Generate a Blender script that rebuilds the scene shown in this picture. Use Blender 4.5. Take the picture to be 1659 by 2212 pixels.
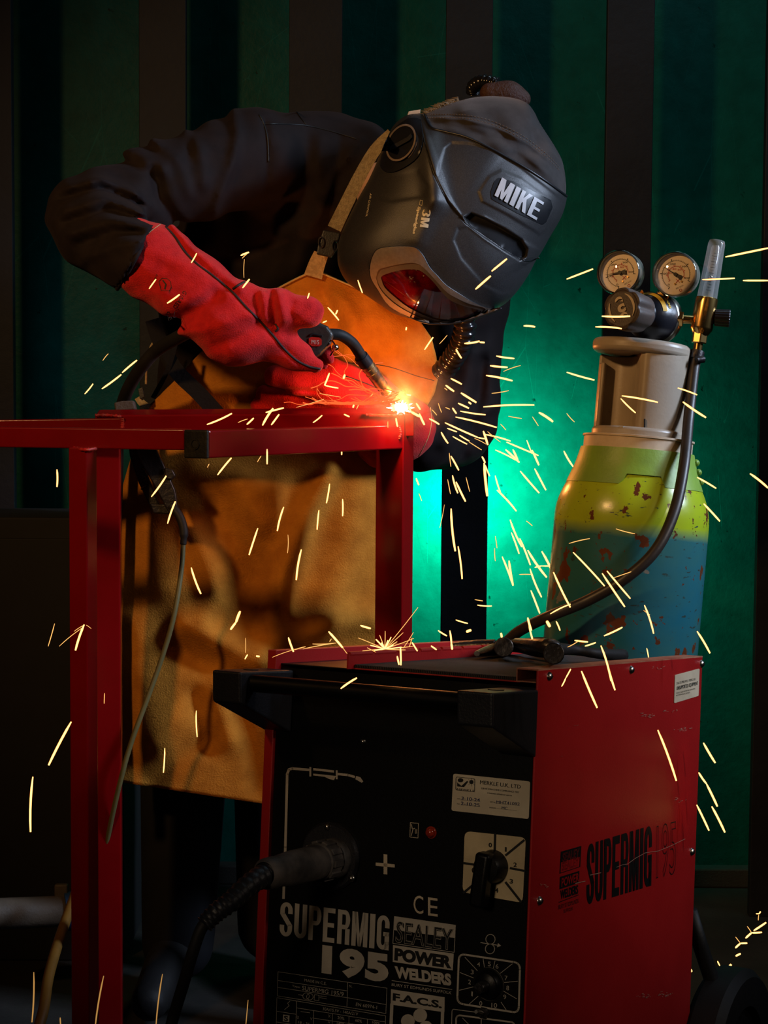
import bpy, bmesh, math, random
import numpy as np
from mathutils import Vector, Matrix, noise
from mathutils.bvhtree import BVHTree
from mathutils.geometry import delaunay_2d_cdt
random.seed(7)
rng = np.random.RandomState(5)
for o in list(bpy.data.objects): bpy.data.objects.remove(o)
scene = bpy.context.scene
COL = scene.collection

# ------------------------------------------------------------------ camera
F = 3900.0; CX, CY = 829.5, 1106.0
CAM = Vector((0, 0, 1.13))
pitch = math.radians(4.0); roll = math.radians(0.4)
fwd = Vector((0, math.cos(pitch), -math.sin(pitch)))
up0 = Vector((0, math.sin(pitch), math.cos(pitch)))
r0 = Vector((1, 0, 0))
RGT = r0*math.cos(roll) + up0*math.sin(roll)
UPV = up0*math.cos(roll) - r0*math.sin(roll)
cam_d = bpy.data.cameras.new('camera'); cam = bpy.data.objects.new('camera', cam_d); COL.objects.link(cam)
cam_d.sensor_fit = 'VERTICAL'; cam_d.sensor_height = 24; cam_d.lens = 24*F/2212
cam_d.clip_start = 0.05
cam.matrix_world = Matrix(((RGT.x, UPV.x, -fwd.x, CAM.x), (RGT.y, UPV.y, -fwd.y, CAM.y), (RGT.z, UPV.z, -fwd.z, CAM.z), (0, 0, 0, 1)))
scene.camera = cam
def C2W(v):                       # camera-space (x right, y down, z deep) -> world
    return CAM + RGT*v[0] - UPV*v[1] + fwd*v[2]
def D2W(v): return RGT*v[0] - UPV*v[1] + fwd*v[2]
def P(px, py, d): return C2W(((px-CX)/F*d, (py-CY)/F*d, d))
def ray(px, py): return D2W(((px-CX)/F, (py-CY)/F, 1.0))
def onpl(px, py, pl, off=0.0):
    p0, n = pl; r = ray(px, py)
    t = (p0 - CAM).dot(n)/r.dot(n)
    q = CAM + r*t
    return q - n*off*(1 if r.dot(n) > 0 else -1)     # off: towards the camera side

# ------------------------------------------------------------------ light, world, exposure
scene.view_settings.view_transform = 'Standard'; scene.view_settings.look = 'None'
scene.view_settings.exposure = 0.0; scene.view_settings.gamma = 1.0
scene.view_settings.use_curve_mapping = False
w = bpy.data.worlds.new('world'); scene.world = w; w.use_nodes = True
w.node_tree.nodes['Background'].inputs[0].default_value = (0.35, 0.5, 0.65, 1)
w.node_tree.nodes['Background'].inputs[1].default_value = 0.0012
def lamp(kind, name, loc, target, power, color, **kw):
    l = bpy.data.lights.new(name, kind); l.energy = power; l.color = color
    for k, v in kw.items(): setattr(l, k, v)
    o = bpy.data.objects.new(name, l); COL.objects.link(o); o.location = loc
    if target is not None:
        o.rotation_euler = (Vector(target)-Vector(loc)).to_track_quat('-Z', 'Y').to_euler()
    return o
# warm key flash, high to the left of the camera
lamp('SPOT', 'warm_key_light', (-1.45, 0.85, 2.25), P(740, 650, 3.0), 140, (1.0, 0.53, 0.19), spot_size=math.radians(56), spot_blend=1.0, shadow_soft_size=0.09)
# cool strip light from the right, a little behind the welder
lamp('AREA', 'cool_side_light', (1.95, 2.25, 2.05), P(1250, 760, 2.75), 6.0, (0.62, 0.76, 1.0), shape='RECTANGLE', size=0.3, size_y=0.7, spread=math.radians(46))
# neutral flash on the right for the red side of the machine and the bottle
lamp('SPOT', 'side_fill_light', (2.1, 0.9, 1.9), P(1350, 1380, 2.2), 60, (1.0, 0.84, 0.68), spot_size=math.radians(27), spot_blend=1.0, shadow_soft_size=0.12)
# added warm fill low at the left, only brightens the printed machine front
lamp('SPOT', 'front_panel_fill', (-0.9, 0.1, 1.35), P(870, 1900, 1.85), 25, (1.0, 0.76, 0.52), spot_size=math.radians(21), spot_blend=1.0, shadow_soft_size=0.15)
# green gelled flash standing behind the fourth upright, washing the wall
lamp('SPOT', 'green_wall_light', P(1000, 1085, 3.87), P(1040, 1085, 4.3), 33, (0.0, 1.0, 0.62), spot_size=math.radians(165), spot_blend=0.6, shadow_soft_size=0.03)
# added soft wash from overhead, no known source, lifts the back wall
lamp('AREA', 'wall_wash_fill', (0.95, 3.15, 2.75), (0.75, 4.05, 1.45), 5.0, (0.62, 0.86, 1.0), shape='RECTANGLE', size=1.3, size_y=0.2)
# the arc
ARC = P(866, 880, 2.985)
lamp('POINT', 'arc_light', P(868, 860, 2.94), None, 2.5, (1.0, 0.30, 0.06), shadow_soft_size=0.012)

# ------------------------------------------------------------------ materials
MAT = {}
def mat(name, col, rough=0.5, metal=0.0, col2=None, nscale=20, nlo=0.4, nhi=0.6, bump=0.0, bscale=200, coat=0.0, spec=0.5, sheen=0.0,
        emit=None, estr=0, trans=0.0, ior=1.45, col3=None, n3scale=60, n3lo=0.62, n3hi=0.66, rvar=0.0, stretch=None, alpha=None, sheencol=None):
    m = bpy.data.materials.new(name); m.use_nodes = True; nt = m.node_tree; N = nt.nodes; L = nt.links
    b = N['Principled BSDF']
    b.inputs['Base Color'].default_value = (*col, 1); b.inputs['Roughness'].default_value = rough; b.inputs['Metallic'].default_value = metal
    b.inputs['Coat Weight'].default_value = coat; b.inputs['Coat Roughness'].default_value = 0.08
    b.inputs['Specular IOR Level'].default_value = spec; b.inputs['Sheen Weight'].default_value = sheen
    b.inputs['Sheen Roughness'].default_value = 0.5
    b.inputs['IOR'].default_value = ior; b.inputs['Transmission Weight'].default_value = trans
    if sheencol: b.inputs['Sheen Tint'].default_value = (*sheencol, 1)
    if emit: b.inputs['Emission Color'].default_value = (*emit, 1); b.inputs['Emission Strength'].default_value = estr
    tc = N.new('ShaderNodeTexCoord'); vec = tc.outputs['Object']
    if stretch:
        mp = N.new('ShaderNodeMapping'); mp.inputs['Scale'].default_value = stretch; L.new(vec, mp.inputs[0]); vec = mp.outputs[0]
    def nz(scale, det=6.0, rough_=0.6):
        n = N.new('ShaderNodeTexNoise'); n.inputs['Scale'].default_value = scale; n.inputs['Detail'].default_value = det
        n.inputs['Roughness'].default_value = rough_; L.new(vec, n.inputs['Vector']); return n.outputs['Fac']
    def rmp(fac, lo, hi):
        r = N.new('ShaderNodeMapRange'); r.inputs[1].default_value = lo; r.inputs[2].default_value = hi; L.new(fac, r.inputs[0]); return r.outputs[0]
    cur = None
    if col2 is None: col2 = tuple(c*0.8 for c in col)
    def mix(fac, a, bcol):
        mx = N.new('ShaderNodeMix'); mx.data_type = 'RGBA'; L.new(fac, mx.inputs['Factor'])
        if isinstance(a, tuple): mx.inputs[6].default_value = (*a, 1)
        else: L.new(a, mx.inputs[6])
        mx.inputs[7].default_value = (*bcol, 1); return mx.outputs[2]
    cur = mix(rmp(nz(nscale), nlo, nhi), col, col2)
    if col3: cur = mix(rmp(nz(n3scale, 8), n3lo, n3hi), cur, col3)
    L.new(cur, b.inputs['Base Color'])
    if rvar: 
        r = N.new('ShaderNodeMapRange'); r.inputs[3].default_value = rough-rvar; r.inputs[4].default_value = rough+rvar
        L.new(nz(nscale*1.7), r.inputs[0]); L.new(r.outputs[0], b.inputs['Roughness'])
    if bump:
        bp = N.new('ShaderNodeBump'); bp.inputs['Strength'].default_value = bump; bp.inputs['Distance'].default_value = 0.004
        L.new(nz(bscale, 4), bp.inputs['Height']); L.new(bp.outputs[0], b.inputs['Normal'])
    MAT[name] = m
    return m

# ------------------------------------------------------------------ objects
def tag(o, label=None, cat=None, group=None, kind=None):
    if label: o['label'] = label
    if cat: o['category'] = cat
    if group: o['group'] = group
    if kind: o['kind'] = kind
    return o
def empty(name, loc, label=None, cat=None, group=None):
    o = bpy.data.objects.new(name, None); COL.objects.link(o); o.location = loc; o.empty_display_size = 0.05
    return tag(o, label, cat, group)
def mesh_obj(name, V, Fc, m, parent=None, smooth=30, bevel=0.0, bseg=2, subsurf=0, label=None, solid=0.0):
    V = np.array([tuple(v) for v in V], float) if not isinstance(V, np.ndarray) else V
    c = (V.min(0)+V.max(0))/2
    me = bpy.data.meshes.new(name); me.from_pydata((V-c).tolist(), [], [list(map(int, f)) for f in Fc]); me.update()
    bm = bmesh.new(); bm.from_mesh(me); bmesh.ops.remove_doubles(bm, verts=bm.verts, dist=1e-6); bmesh.ops.recalc_face_normals(bm, faces=bm.faces); bm.to_mesh(me); bm.free()
    if smooth:
        for p in me.polygons: p.use_smooth = True
        if smooth < 180: me.set_sharp_from_angle(angle=math.radians(smooth))
    me.materials.append(MAT[m] if isinstance(m, str) else m)
    o = bpy.data.objects.new(name, me); COL.objects.link(o)
    o.location = Vector(c)
    if parent is not None:
        o.parent = parent
        # all roots are unrotated, so only a translation has to be undone
        off = Vector((0, 0, 0)); q = parent
        while q is not None: off += q.location; q = q.parent
        o.location = Vector(c) - off
    if bevel:
        b = o.modifiers.new('bevel', 'BEVEL'); b.width = bevel; b.segments = bseg; b.limit_method = 'ANGLE'; b.angle_limit = math.radians(40)
        b.harden_normals = False
    if solid:
        s = o.modifiers.new('solid', 'SOLIDIFY'); s.thickness = solid; s.offset = 0
    if subsurf:
        s = o.modifiers.new('sub', 'SUBSURF'); s.levels = subsurf; s.render_levels = subsurf
    if label: o['label'] = label
    return o
def frame_of(ax):
    ax = ax.normalized(); h = Vector((0, 0, 1)) if abs(ax.z) < 0.9 else Vector((1, 0, 0))
    u = ax.cross(h).normalized(); v = ax.cross(u).normalized(); return u, v
class MB:
    def __init__(s): s.v = []; s.f = []
    def add(s, v, f):
        n = len(s.v); s.v += [Vector(x) for x in v]; s.f += [[i+n for i in q] for q in f]; return s
    def box(s, c, a, b, cc):      # centre and three half vectors
        c, a, b, cc = map(Vector, (c, a, b, cc))
        vs = [c+a*i+b*j+cc*k for i in (-1, 1) for j in (-1, 1) for k in (-1, 1)]
        return s.add(vs, [(0, 1, 3, 2), (4, 6, 7, 5), (0, 4, 5, 1), (2, 3, 7, 6), (0, 2, 6, 4), (1, 5, 7, 3)])
    def hexa(s, a, b):            # two quads
        return s.add(list(a)+list(b), [(0, 1, 2, 3), (7, 6, 5, 4), (0, 4, 5, 1), (1, 5, 6, 2), (2, 6, 7, 3), (3, 7, 4, 0)])
    def prism(s, poly, ext):
        poly = [Vector(p) for p in poly]; ext = Vector(ext); n = len(poly)
        return s.add(poly+[p+ext for p in poly], [tuple(range(n)), tuple(range(2*n-1, n-1, -1))]+[(i, (i+1) % n, n+(i+1) % n, n+i) for i in range(n)])
    def tube(s, pts, r, n=12, caps=True, closed=False, flat=1.0):
        pts = [Vector(p) for p in pts]; m = len(pts)
        R = r if isinstance(r, (list, tuple)) else [r]*m
        base = len(s.v); u = None
        for i, p in enumerate(pts):
            a = pts[(i+1) % m if closed else min(i+1, m-1)]; b = pts[(i-1) % m if closed else max(i-1, 0)]
            t = (a-b)
            t = t.normalized() if t.length > 1e-9 else Vector((0, 0, 1))
            if u is None: u, v = frame_of(t)
            else:
                u = (u - t*u.dot(t)); u = u.normalized() if u.length > 1e-6 else frame_of(t)[0]; v = t.cross(u)
            for k in range(n):
                an = 2*math.pi*k/n; s.v.append(p + u*math.cos(an)*R[i] + v*math.sin(an)*R[i]*flat)
        for i in range(m if closed else m-1):
            for k in range(n):
                j = (i+1) % m
                s.f.append([base+i*n+k, base+i*n+(k+1) % n, base+j*n+(k+1) % n, base+j*n+k])
        if caps and not closed:
            s.f.append([base+k for k in range(n-1, -1, -1)]); s.f.append([base+(m-1)*n+k for k in range(n)])
        return s
    def lathe(s, prof, o, ax, n=32, a0=0, a1=2*math.pi, u=None):
        o = Vector(o); ax = Vector(ax).normalized()
        if u is None: u, v = frame_of(ax)
        else: v = ax.cross(u)
        full = abs(a1-a0-2*math.pi) < 1e-6; m = n if full else n+1; base = len(s.v)
        for r, h in prof:
            for k in range(m):
                an = a0+(a1-a0)*k/n; s.v.append(o + ax*h + (u*math.cos(an)+v*math.sin(an))*max(r, 1e-5))
        for i in range(len(prof)-1):
            for k in range(n):
                k2 = (k+1) % m
                s.f.append([base+i*m+k, base+i*m+k2, base+(i+1)*m+k2, base+(i+1)*m+k])
        return s
    def ball(s, c, r, n=16, sx=None):
        c = Vector(c); prof = [(r*math.sin(math.pi*i/n), -r*math.cos(math.pi*i/n)) for i in range(n+1)]
        return s.lathe(prof, c, sx or (0, 0, 1), n)
    def build(s, name, m, parent=None, **k): return mesh_obj(name, s.v, s.f, m, parent, **k)
def cyl(p0, p1, r, n=24, r1=None):
    p0, p1 = Vector(p0), Vector(p1)
    h = (p1-p0).length
    return MB().lathe([(0, 0), (r, 0), (r if r1 is None else r1, h), (0, h)], p0, p1-p0, n)
def smoothpath(pts, sub=8):
    pts = [Vector(p) for p in pts]; out = []
    for i in range(len(pts)-1):
        p0 = pts[max(i-1, 0)]; p1 = pts[i]; p2 = pts[i+1]; p3 = pts[min(i+2, len(pts)-1)]
        for k in range(sub):
            t = k/sub
            out.append(0.5*((2*p1)+(p2-p0)*t+(2*p0-5*p1+4*p2-p3)*t*t+(3*p1-p0-3*p2+p3)*t**3))
    out.append(pts[-1]); return out
def spx(pts, sub=6):               # smooth pixel polyline (any dimension)
    pts = [np.array(p, float) for p in pts]; out = []
    for i in range(len(pts)-1):
        p0 = pts[max(i-1, 0)]; p1 = pts[i]; p2 = pts[i+1]; p3 = pts[min(i+2, len(pts)-1)]
        for k in range(sub):
            t = k/sub
            out.append(0.5*((2*p1)+(p2-p0)*t+(2*p0-5*p1+4*p2-p3)*t*t+(3*p1-p0-3*p2+p3)*t**3))
    out.append(pts[-1]); return out
def ribbon(name, pts, wpx, th, m, parent=None, **k):   # pts (px,py,d): a strap of real thickness following the path
    q = spx(pts, 6); mb = MB(); n = len(q); L = []
    for i, p in enumerate(q):
        a = q[min(i+1, n-1)]-q[max(i-1, 0)]; t = np.array([-a[1], a[0]]); t /= np.linalg.norm(t)+1e-9
        wd = wpx[0]+(wpx[1]-wpx[0])*i/(n-1) if isinstance(wpx, tuple) else wpx
        for sg, dd in ((-.5, 0), (.5, 0), (.5, th), (-.5, th)):
            L.append(P(p[0]+t[0]*wd*sg, p[1]+t[1]*wd*sg, p[2]+dd))
    f = []
    for i in range(n-1):
        for j in range(4): f.append([i*4+j, i*4+(j+1) % 4, i*4+4+(j+1) % 4, i*4+4+j])
    f += [[0, 1, 2, 3], [(n-1)*4+j for j in (3, 2, 1, 0)]]
    return mesh_obj(name, L, f, m, parent, **k)

# text: 2-D outline -> list of (x,y), faces, normalised to its box (0..1, y down)
def text2d(s, bold=0.0, outline=0.0, spacing=1.0, subdiv=0):
    cu = bpy.data.curves.new('t', 'FONT'); cu.body = s; cu.size = 1; cu.offset = bold; cu.space_character = spacing
    cu.resolution_u = 4
    if outline: cu.fill_mode = 'NONE'; cu.bevel_depth = outline; cu.bevel_resolution = 0
    else: cu.fill_mode = 'FRONT'
    o = bpy.data.objects.new('t', cu); COL.objects.link(o)
    dg = bpy.context.evaluated_depsgraph_get(); dg.update()
    me = bpy.data.meshes.new_from_object(o.evaluated_get(dg))
    V = [(v.co.x, v.co.y, v.co.z) for v in me.vertices]; Fc = [list(p.vertices) for p in me.polygons]
    bpy.data.objects.remove(o); bpy.data.curves.remove(cu); bpy.data.meshes.remove(me)
    if subdiv:
        bm = bmesh.new(); vv = [bm.verts.new(q) for q in V]
        for q in Fc:
            try: bm.faces.new([vv[i] for i in q])
            except ValueError: pass
        for _ in range(4):
            bmesh.ops.triangulate(bm, faces=bm.faces)
            L = [e for e in bm.edges if e.calc_length() > subdiv]
            if not L: break
            bmesh.ops.subdivide_edges(bm, edges=L, cuts=1)
        bmesh.ops.triangulate(bm, faces=bm.faces); bm.verts.index_update()
        V = [tuple(q.co) for q in bm.verts]; Fc = [[q.index for q in f.verts] for f in bm.faces]; bm.free()
    A = np.array(V); mn = A.min(0); mx = A.max(0)
    A[:, 0] = (A[:, 0]-mn[0])/(mx[0]-mn[0]); A[:, 1] = (mx[1]-A[:, 1])/(mx[1]-mn[1])
    return A, Fc
def heavy2d(s, subdiv=0):
    """thick condensed capitals built from bars and arc bands"""
    V = []; Fc = []; x0 = 0.0
    def poly(pts, w_):
        n = len(V); V.extend((x0+p[0]*w_, p[1]) for p in pts); Fc.append(list(range(n, n+len(pts))))
    def rc(w_, a, b_, c, d): 
        for k in range(3):
            for l in range(3):
                X = [a+(c-a)*k/3, a+(c-a)*(k+1)/3]; Y = [b_+(d-b_)*l/3, b_+(d-b_)*(l+1)/3]; poly([(X[0], Y[0]), (X[1], Y[0]), (X[1], Y[1]), (X[0], Y[1])], w_)
    def band(w_, cx, cy, ro, so, ri, si, a0, a1, n=10):
        for k in range(n):
            A_, B_ = math.radians(a0+(a1-a0)*k/n), math.radians(a0+(a1-a0)*(k+1)/n)
            poly([(cx+ro*math.cos(A_), cy+so*math.sin(A_)), (cx+ro*math.cos(B_), cy+so*math.sin(B_)), (cx+ri*math.cos(B_), cy+si*math.sin(B_)), (cx+ri*math.cos(A_), cy+si*math.sin(A_))], w_)
    for ch in s:
        w_ = {'I': .42, 'M': 1.28}.get(ch, 1.0)
        if ch == 'I': rc(w_, 0, 0, 1, 1)
        elif ch == 'U': rc(w_, 0, 0, .36, .76); rc(w_, .64, 0, 1, .76); band(w_, .5, .76, .5, .24, .14, .11, 0, 180)
        elif ch in 'PR':
            rc(w_, 0, 0, .36, 1); rc(w_, .36, 0, .6, .13); rc(w_, .36, .43, .6, .56); band(w_, .6, .28, .4, .28, .06, .15, -90, 90)
            if ch == 'R': rc(w_, .63, .54, .99, 1)
        elif ch == 'E': rc(w_, 0, 0, .36, 1); rc(w_, .36, 0, .95, .14); rc(w_, .36, .43, .88, .56); rc(w_, .36, .86, .95, 1)
        elif ch == 'M':
            rc(w_, 0, 0, .27, 1); rc(w_, .73, 0, 1, 1); poly([(.1, 0), (.34, 0), (.59, 1), (.41, 1)], w_); poly([(.66, 0), (.9, 0), (.59, 1), (.41, 1)], w_)
        elif ch == 'G':
            band(w_, .5, .24, .5, .24, .14, .11, 180, 360); rc(w_, 0, .24, .36, .76); band(w_, .5, .76, .5, .24, .14, .11, 0, 180); rc(w_, .64, .24, 1, .36); rc(w_, .64, .5, 1, 1); rc(w_, .52, .48, 1, .6)
        elif ch == 'S':
            band(w_, .5, .23, .5, .23, .14, .11, 180, 360); rc(w_, .64, .23, 1, .33); rc(w_, 0, .23, .36, .36); poly([(0, .36), (.36, .31), (1, .65), (.64, .70)], w_)
            band(w_, .5, .77, .5, .23, .14, .11, 0, 180); rc(w_, 0, .67, .36, .77); rc(w_, .64, .64, 1, .77)
        elif ch == '3': band(w_, .5, .27, .5, .27, .14, .13, 195, 450); band(w_, .5, .73, .5, .27, .14, .13, -90, 165)
        elif ch == 'K': rc(w_, 0, 0, .34, 1); poly([(.3, .66), (.3, .42), (.64, 0), (1, 0)], w_); poly([(.40, .48), (.62, .30), (1, 1), (.66, 1)], w_)
        x0 += w_+.16
    tot_ = x0-.16
    V = [(x/tot_, y, 0) for x, y in V]
    if subdiv:
        bm = bmesh.new(); vv = [bm.verts.new(q) for q in V]
        for q in Fc: bm.faces.new([vv[i] for i in q])
        for _ in range(5):
            bmesh.ops.triangulate(bm, faces=bm.faces)
            L = [e for e in bm.edges if e.calc_length() > subdiv]
            if not L: break
            bmesh.ops.subdivide_edges(bm, edges=L, cuts=1)
        bmesh.ops.triangulate(bm, faces=bm.faces); bm.verts.index_update()
        V = [tuple(q.co) for q in bm.verts]; Fc = [[q.index for q in f.verts] for f in bm.faces]; bm.free()
    return V, Fc
def text_on(mb, s, mapper, TL, TR, BL, bold=0.0, outline=0.0, off=0.0006, spacing=1.0, subdiv=0, heavy=False):
    if bold and not heavy and ('M' in s or s == '1'):      # a thicker cut by a doubled impression
        q = bold*.6/max(len(s), 1); dx, dy = (TR[0]-TL[0])*q, (TR[1]-TL[1])*q
        text_on(mb, s, mapper, (TL[0]-dx, TL[1]-dy), (TR[0]-dx, TR[1]-dy), (BL[0]-dx, BL[1]-dy), 0, 0, off, spacing, subdiv)
        TL, TR, BL = (TL[0]+dx, TL[1]+dy), (TR[0]+dx, TR[1]+dy), (BL[0]+dx, BL[1]+dy); bold = 0; off = off+.00008
    A, Fc = heavy2d(s, subdiv) if heavy else text2d(s, bold, outline, spacing, subdiv)
    vs = []
    for x, y, z in A:
        px = TL[0]+(TR[0]-TL[0])*x+(BL[0]-TL[0])*y; py = TL[1]+(TR[1]-TL[1])*x+(BL[1]-TL[1])*y
        vs.append(mapper(px, py, off))
    mb.add(vs, Fc)
def lines_on(mb, pts, wpx, mapper, off=0.0006, closed=False):
    pts = [np.array(p, float) for p in pts]
    if closed: pts = pts+[pts[0]]
    for a, b in zip(pts[:-1], pts[1:]):
        t = b-a; L = np.linalg.norm(t)
        if L < 1e-6: continue
        t /= L; n = np.array([-t[1], t[0]])*wpx/2; e = t*wpx*0.3
        mb.add([mapper(*(q), off) for q in (a-n-e, b-n+e, b+n+e, a+n-e)], [(0, 1, 2, 3)])
def poly_on(mb, pts, mapper, off=0.0004):
    mb.add([mapper(p[0], p[1], off) for p in pts], [tuple(range(len(pts)))])
def rrect(TL, TR, BR, BL, r=0.08, n=4):   # rounded quad in px
    q = [np.array(x, float) for x in (TL, TR, BR, BL)]; out = []
    for i in range(4):
        c = q[i]; a = q[i-1]-c; b = q[(i+1) % 4]-c; m = min(np.linalg.norm(a), np.linalg.norm(b))*r
        a = a/np.linalg.norm(a)*m; b = b/np.linalg.norm(b)*m
        for k in range(n+1):
            t = k/n; out.append(c + a*(1-t)**2 + b*t**2)
    return out
def circ(c, rx, ry=None, n=28, a0=0, a1=2*math.pi):
    ry = rx if ry is None else ry
    return [(c[0]+rx*math.cos(a0+(a1-a0)*k/n), c[1]+ry*math.sin(a0+(a1-a0)*k/n)) for k in range(n)]

# ------------------------------------------------------------------ smooth solids from distance fields (camera-aligned grid)
def seg_d(X, Y, ax, ay, bx, by):
    dx, dy = bx-ax, by-ay; L = dx*dx+dy*dy+1e-9
    t = np.clip(((X-ax)*dx+(Y-ay)*dy)/L, 0, 1)
    return np.sqrt((X-ax-t*dx)**2+(Y-ay-t*dy)**2)
def ridges(X, Y, R):
    D = np.zeros_like(X)
    for pts, wd, amp in R:
        d = None
        for a, b in zip(pts[:-1], pts[1:]):
            q = seg_d(X, Y, a[0], a[1], b[0], b[1]); d = q if d is None else np.minimum(d, q)
        D += amp*np.exp(-(d/wd)**2)
    return D
def sdf_mesh(bones, lo, hi, h, k=0.03, rd=None, extra=None, cuts=None, blobs=None):
    """bones: ((px,py,d,rpx),(px,py,d,rpx)[,flat]) -> camera-space surface; lo/hi camera-space bounds"""
    xs = np.arange(lo[0], hi[0], h); ys = np.arange(lo[1], hi[1], h); zs = np.arange(lo[2], hi[2], h)
    X, Y, Z = np.meshgrid(xs, ys, zs, indexing='ij'); X = X.astype(np.float32); Y = Y.astype(np.float32); Z = Z.astype(np.float32)
    f = None
    for bn in bones:
        a, b = bn[0], bn[1]; zf = bn[2] if len(bn) > 2 else 1.0
        A = np.array([(a[0]-CX)/F*a[2], (a[1]-CY)/F*a[2], a[2]]); B = np.array([(b[0]-CX)/F*b[2], (b[1]-CY)/F*b[2], b[2]])
        ra, rb = a[3]*a[2]/F, b[3]*b[2]/F
        D = B-A; DD = D.copy(); DD[2] *= zf
        px, py, pz = X-A[0], Y-A[1], (Z-A[2])*zf
        t = np.clip((px*DD[0]+py*DD[1]+pz*DD[2])/(DD@DD+1e-9), 0, 1)
        d = np.sqrt((px-t*DD[0])**2+(py-t*DD[1])**2+(pz-t*DD[2])**2)-(ra+(rb-ra)*t)
        if f is None: f = d
        else:
            hh = np.clip(0.5+0.5*(f-d)/k, 0, 1); f = f+(d-f)*hh-k*hh*(1-hh)
    if rd is not None or extra is not None or cuts is not None:
        U = X/Z*F+CX; W = Y/Z*F+CY
        near = np.abs(f) < 0.06
        if rd is not None:
            dd = np.zeros_like(f); dd[near] = ridges(U[near], W[near], rd); f = f-dd
        if extra is not None:
            dd = np.zeros_like(f); dd[near] = extra(X[near], Y[near], Z[near], U[near], W[near]); f = f-dd
        if cuts is not None: f = np.maximum(f, cuts(X, Y, Z, U, W))
    return surf_nets(f, np.array([xs[0], ys[0], zs[0]]), h)
def surf_nets(f, org, h):
    nx, ny, nz = f.shape; s = f < 0
    acc = np.zeros((nx-1, ny-1, nz-1, 3), np.float32); cnt = np.zeros((nx-1, ny-1, nz-1), np.float32)
    for ax in range(3):
        o1, o2 = [(1, 2), (0, 2), (0, 1)][ax]
        for a in (0, 1):
            for b in (0, 1):
                sl0 = [None]*3; sl1 = [None]*3
                dims = f.shape
                sl0[ax] = slice(0, dims[ax]-1); sl1[ax] = slice(1, dims[ax])
                for oo, q in ((o1, a), (o2, b)):
                    sl0[oo] = sl1[oo] = slice(q, dims[oo]-1+q)
                f0 = f[tuple(sl0)]; f1 = f[tuple(sl1)]
                cr = (f0 < 0) != (f1 < 0)
                t = np.where(cr, f0/(f0-f1+1e-12), 0)
                acc[..., ax] += np.where(cr, t, 0); acc[..., o1] += cr*a; acc[..., o2] += cr*b; cnt += cr
    act = cnt > 0
    idx = -np.ones(act.shape, np.int64); idx[act] = np.arange(act.sum())
    ii = np.argwhere(act)
    V = (ii + acc[act]/cnt[act][:, None])*h + org
    Fs = []
    for ax in range(3):
        o1, o2 = [(1, 2), (2, 0), (0, 1)][ax]
        sl0 = [slice(None)]*3; sl1 = [slice(None)]*3
        sl0[ax] = slice(0, f.shape[ax]-1); sl1[ax] = slice(1, f.shape[ax])
        cr = s[tuple(sl0)] != s[tuple(sl1)]
        e = np.argwhere(cr)
        e = e[(e[:, o1] > 0) & (e[:, o2] > 0) & (e[:, o1] < f.shape[o1]-1) & (e[:, o2] < f.shape[o2]-1)]
        def g(a, b):
            q = e.copy(); q[:, o1] -= a; q[:, o2] -= b; return idx[q[:, 0], q[:, 1], q[:, 2]]
        Fs.append(np.stack([g(1, 1), g(0, 1), g(0, 0), g(1, 0)], 1))
    Fc = np.concatenate(Fs); Fc = Fc[(Fc >= 0).all(1)]
    # two passes of gentle relaxation
    for _ in range(2):
        S = np.zeros_like(V); c = np.zeros(len(V))
        for a in range(4):
            b = (a+1) % 4
            np.add.at(S, Fc[:, a], V[Fc[:, b]]); np.add.at(c, Fc[:, a], 1)
            np.add.at(S, Fc[:, b], V[Fc[:, a]]); np.add.at(c, Fc[:, b], 1)
        V = V*0.5+0.5*S/np.maximum(c, 1)[:, None]
    M = np.array([[RGT.x, RGT.y, RGT.z], [-UPV.x, -UPV.y, -UPV.z], [fwd.x, fwd.y, fwd.z]])
    return V@M+np.array(CAM), Fc.tolist()
def cbox(pts, pad):                # camera-space bounds from (px,py,d,r)
    A = []
    for p in pts:
        d = p[2]; r = p[3]*d/F
        c = np.array([(p[0]-CX)/F*d, (p[1]-CY)/F*d, d]); A += [c-r, c+r]
    A = np.array(A); return A.min(0)-pad, A.max(0)+pad
def bvh_of(objs):
    vs = []; fs = []
    for V, Fc in objs:
        n = len(vs); vs += [Vector(v) for v in V]; fs += [[i+n for i in q] for q in Fc]
    return BVHTree.FromPolygons(vs, fs)
def surf_mapper(bvh, default_d):
    def mp(px, py, off):
        r = ray(px, py).normalized(); hit = bvh.ray_cast(CAM, r)
        if hit[0] is None: return P(px, py, default_d)
        return hit[0]-r*off
    return mp
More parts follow.
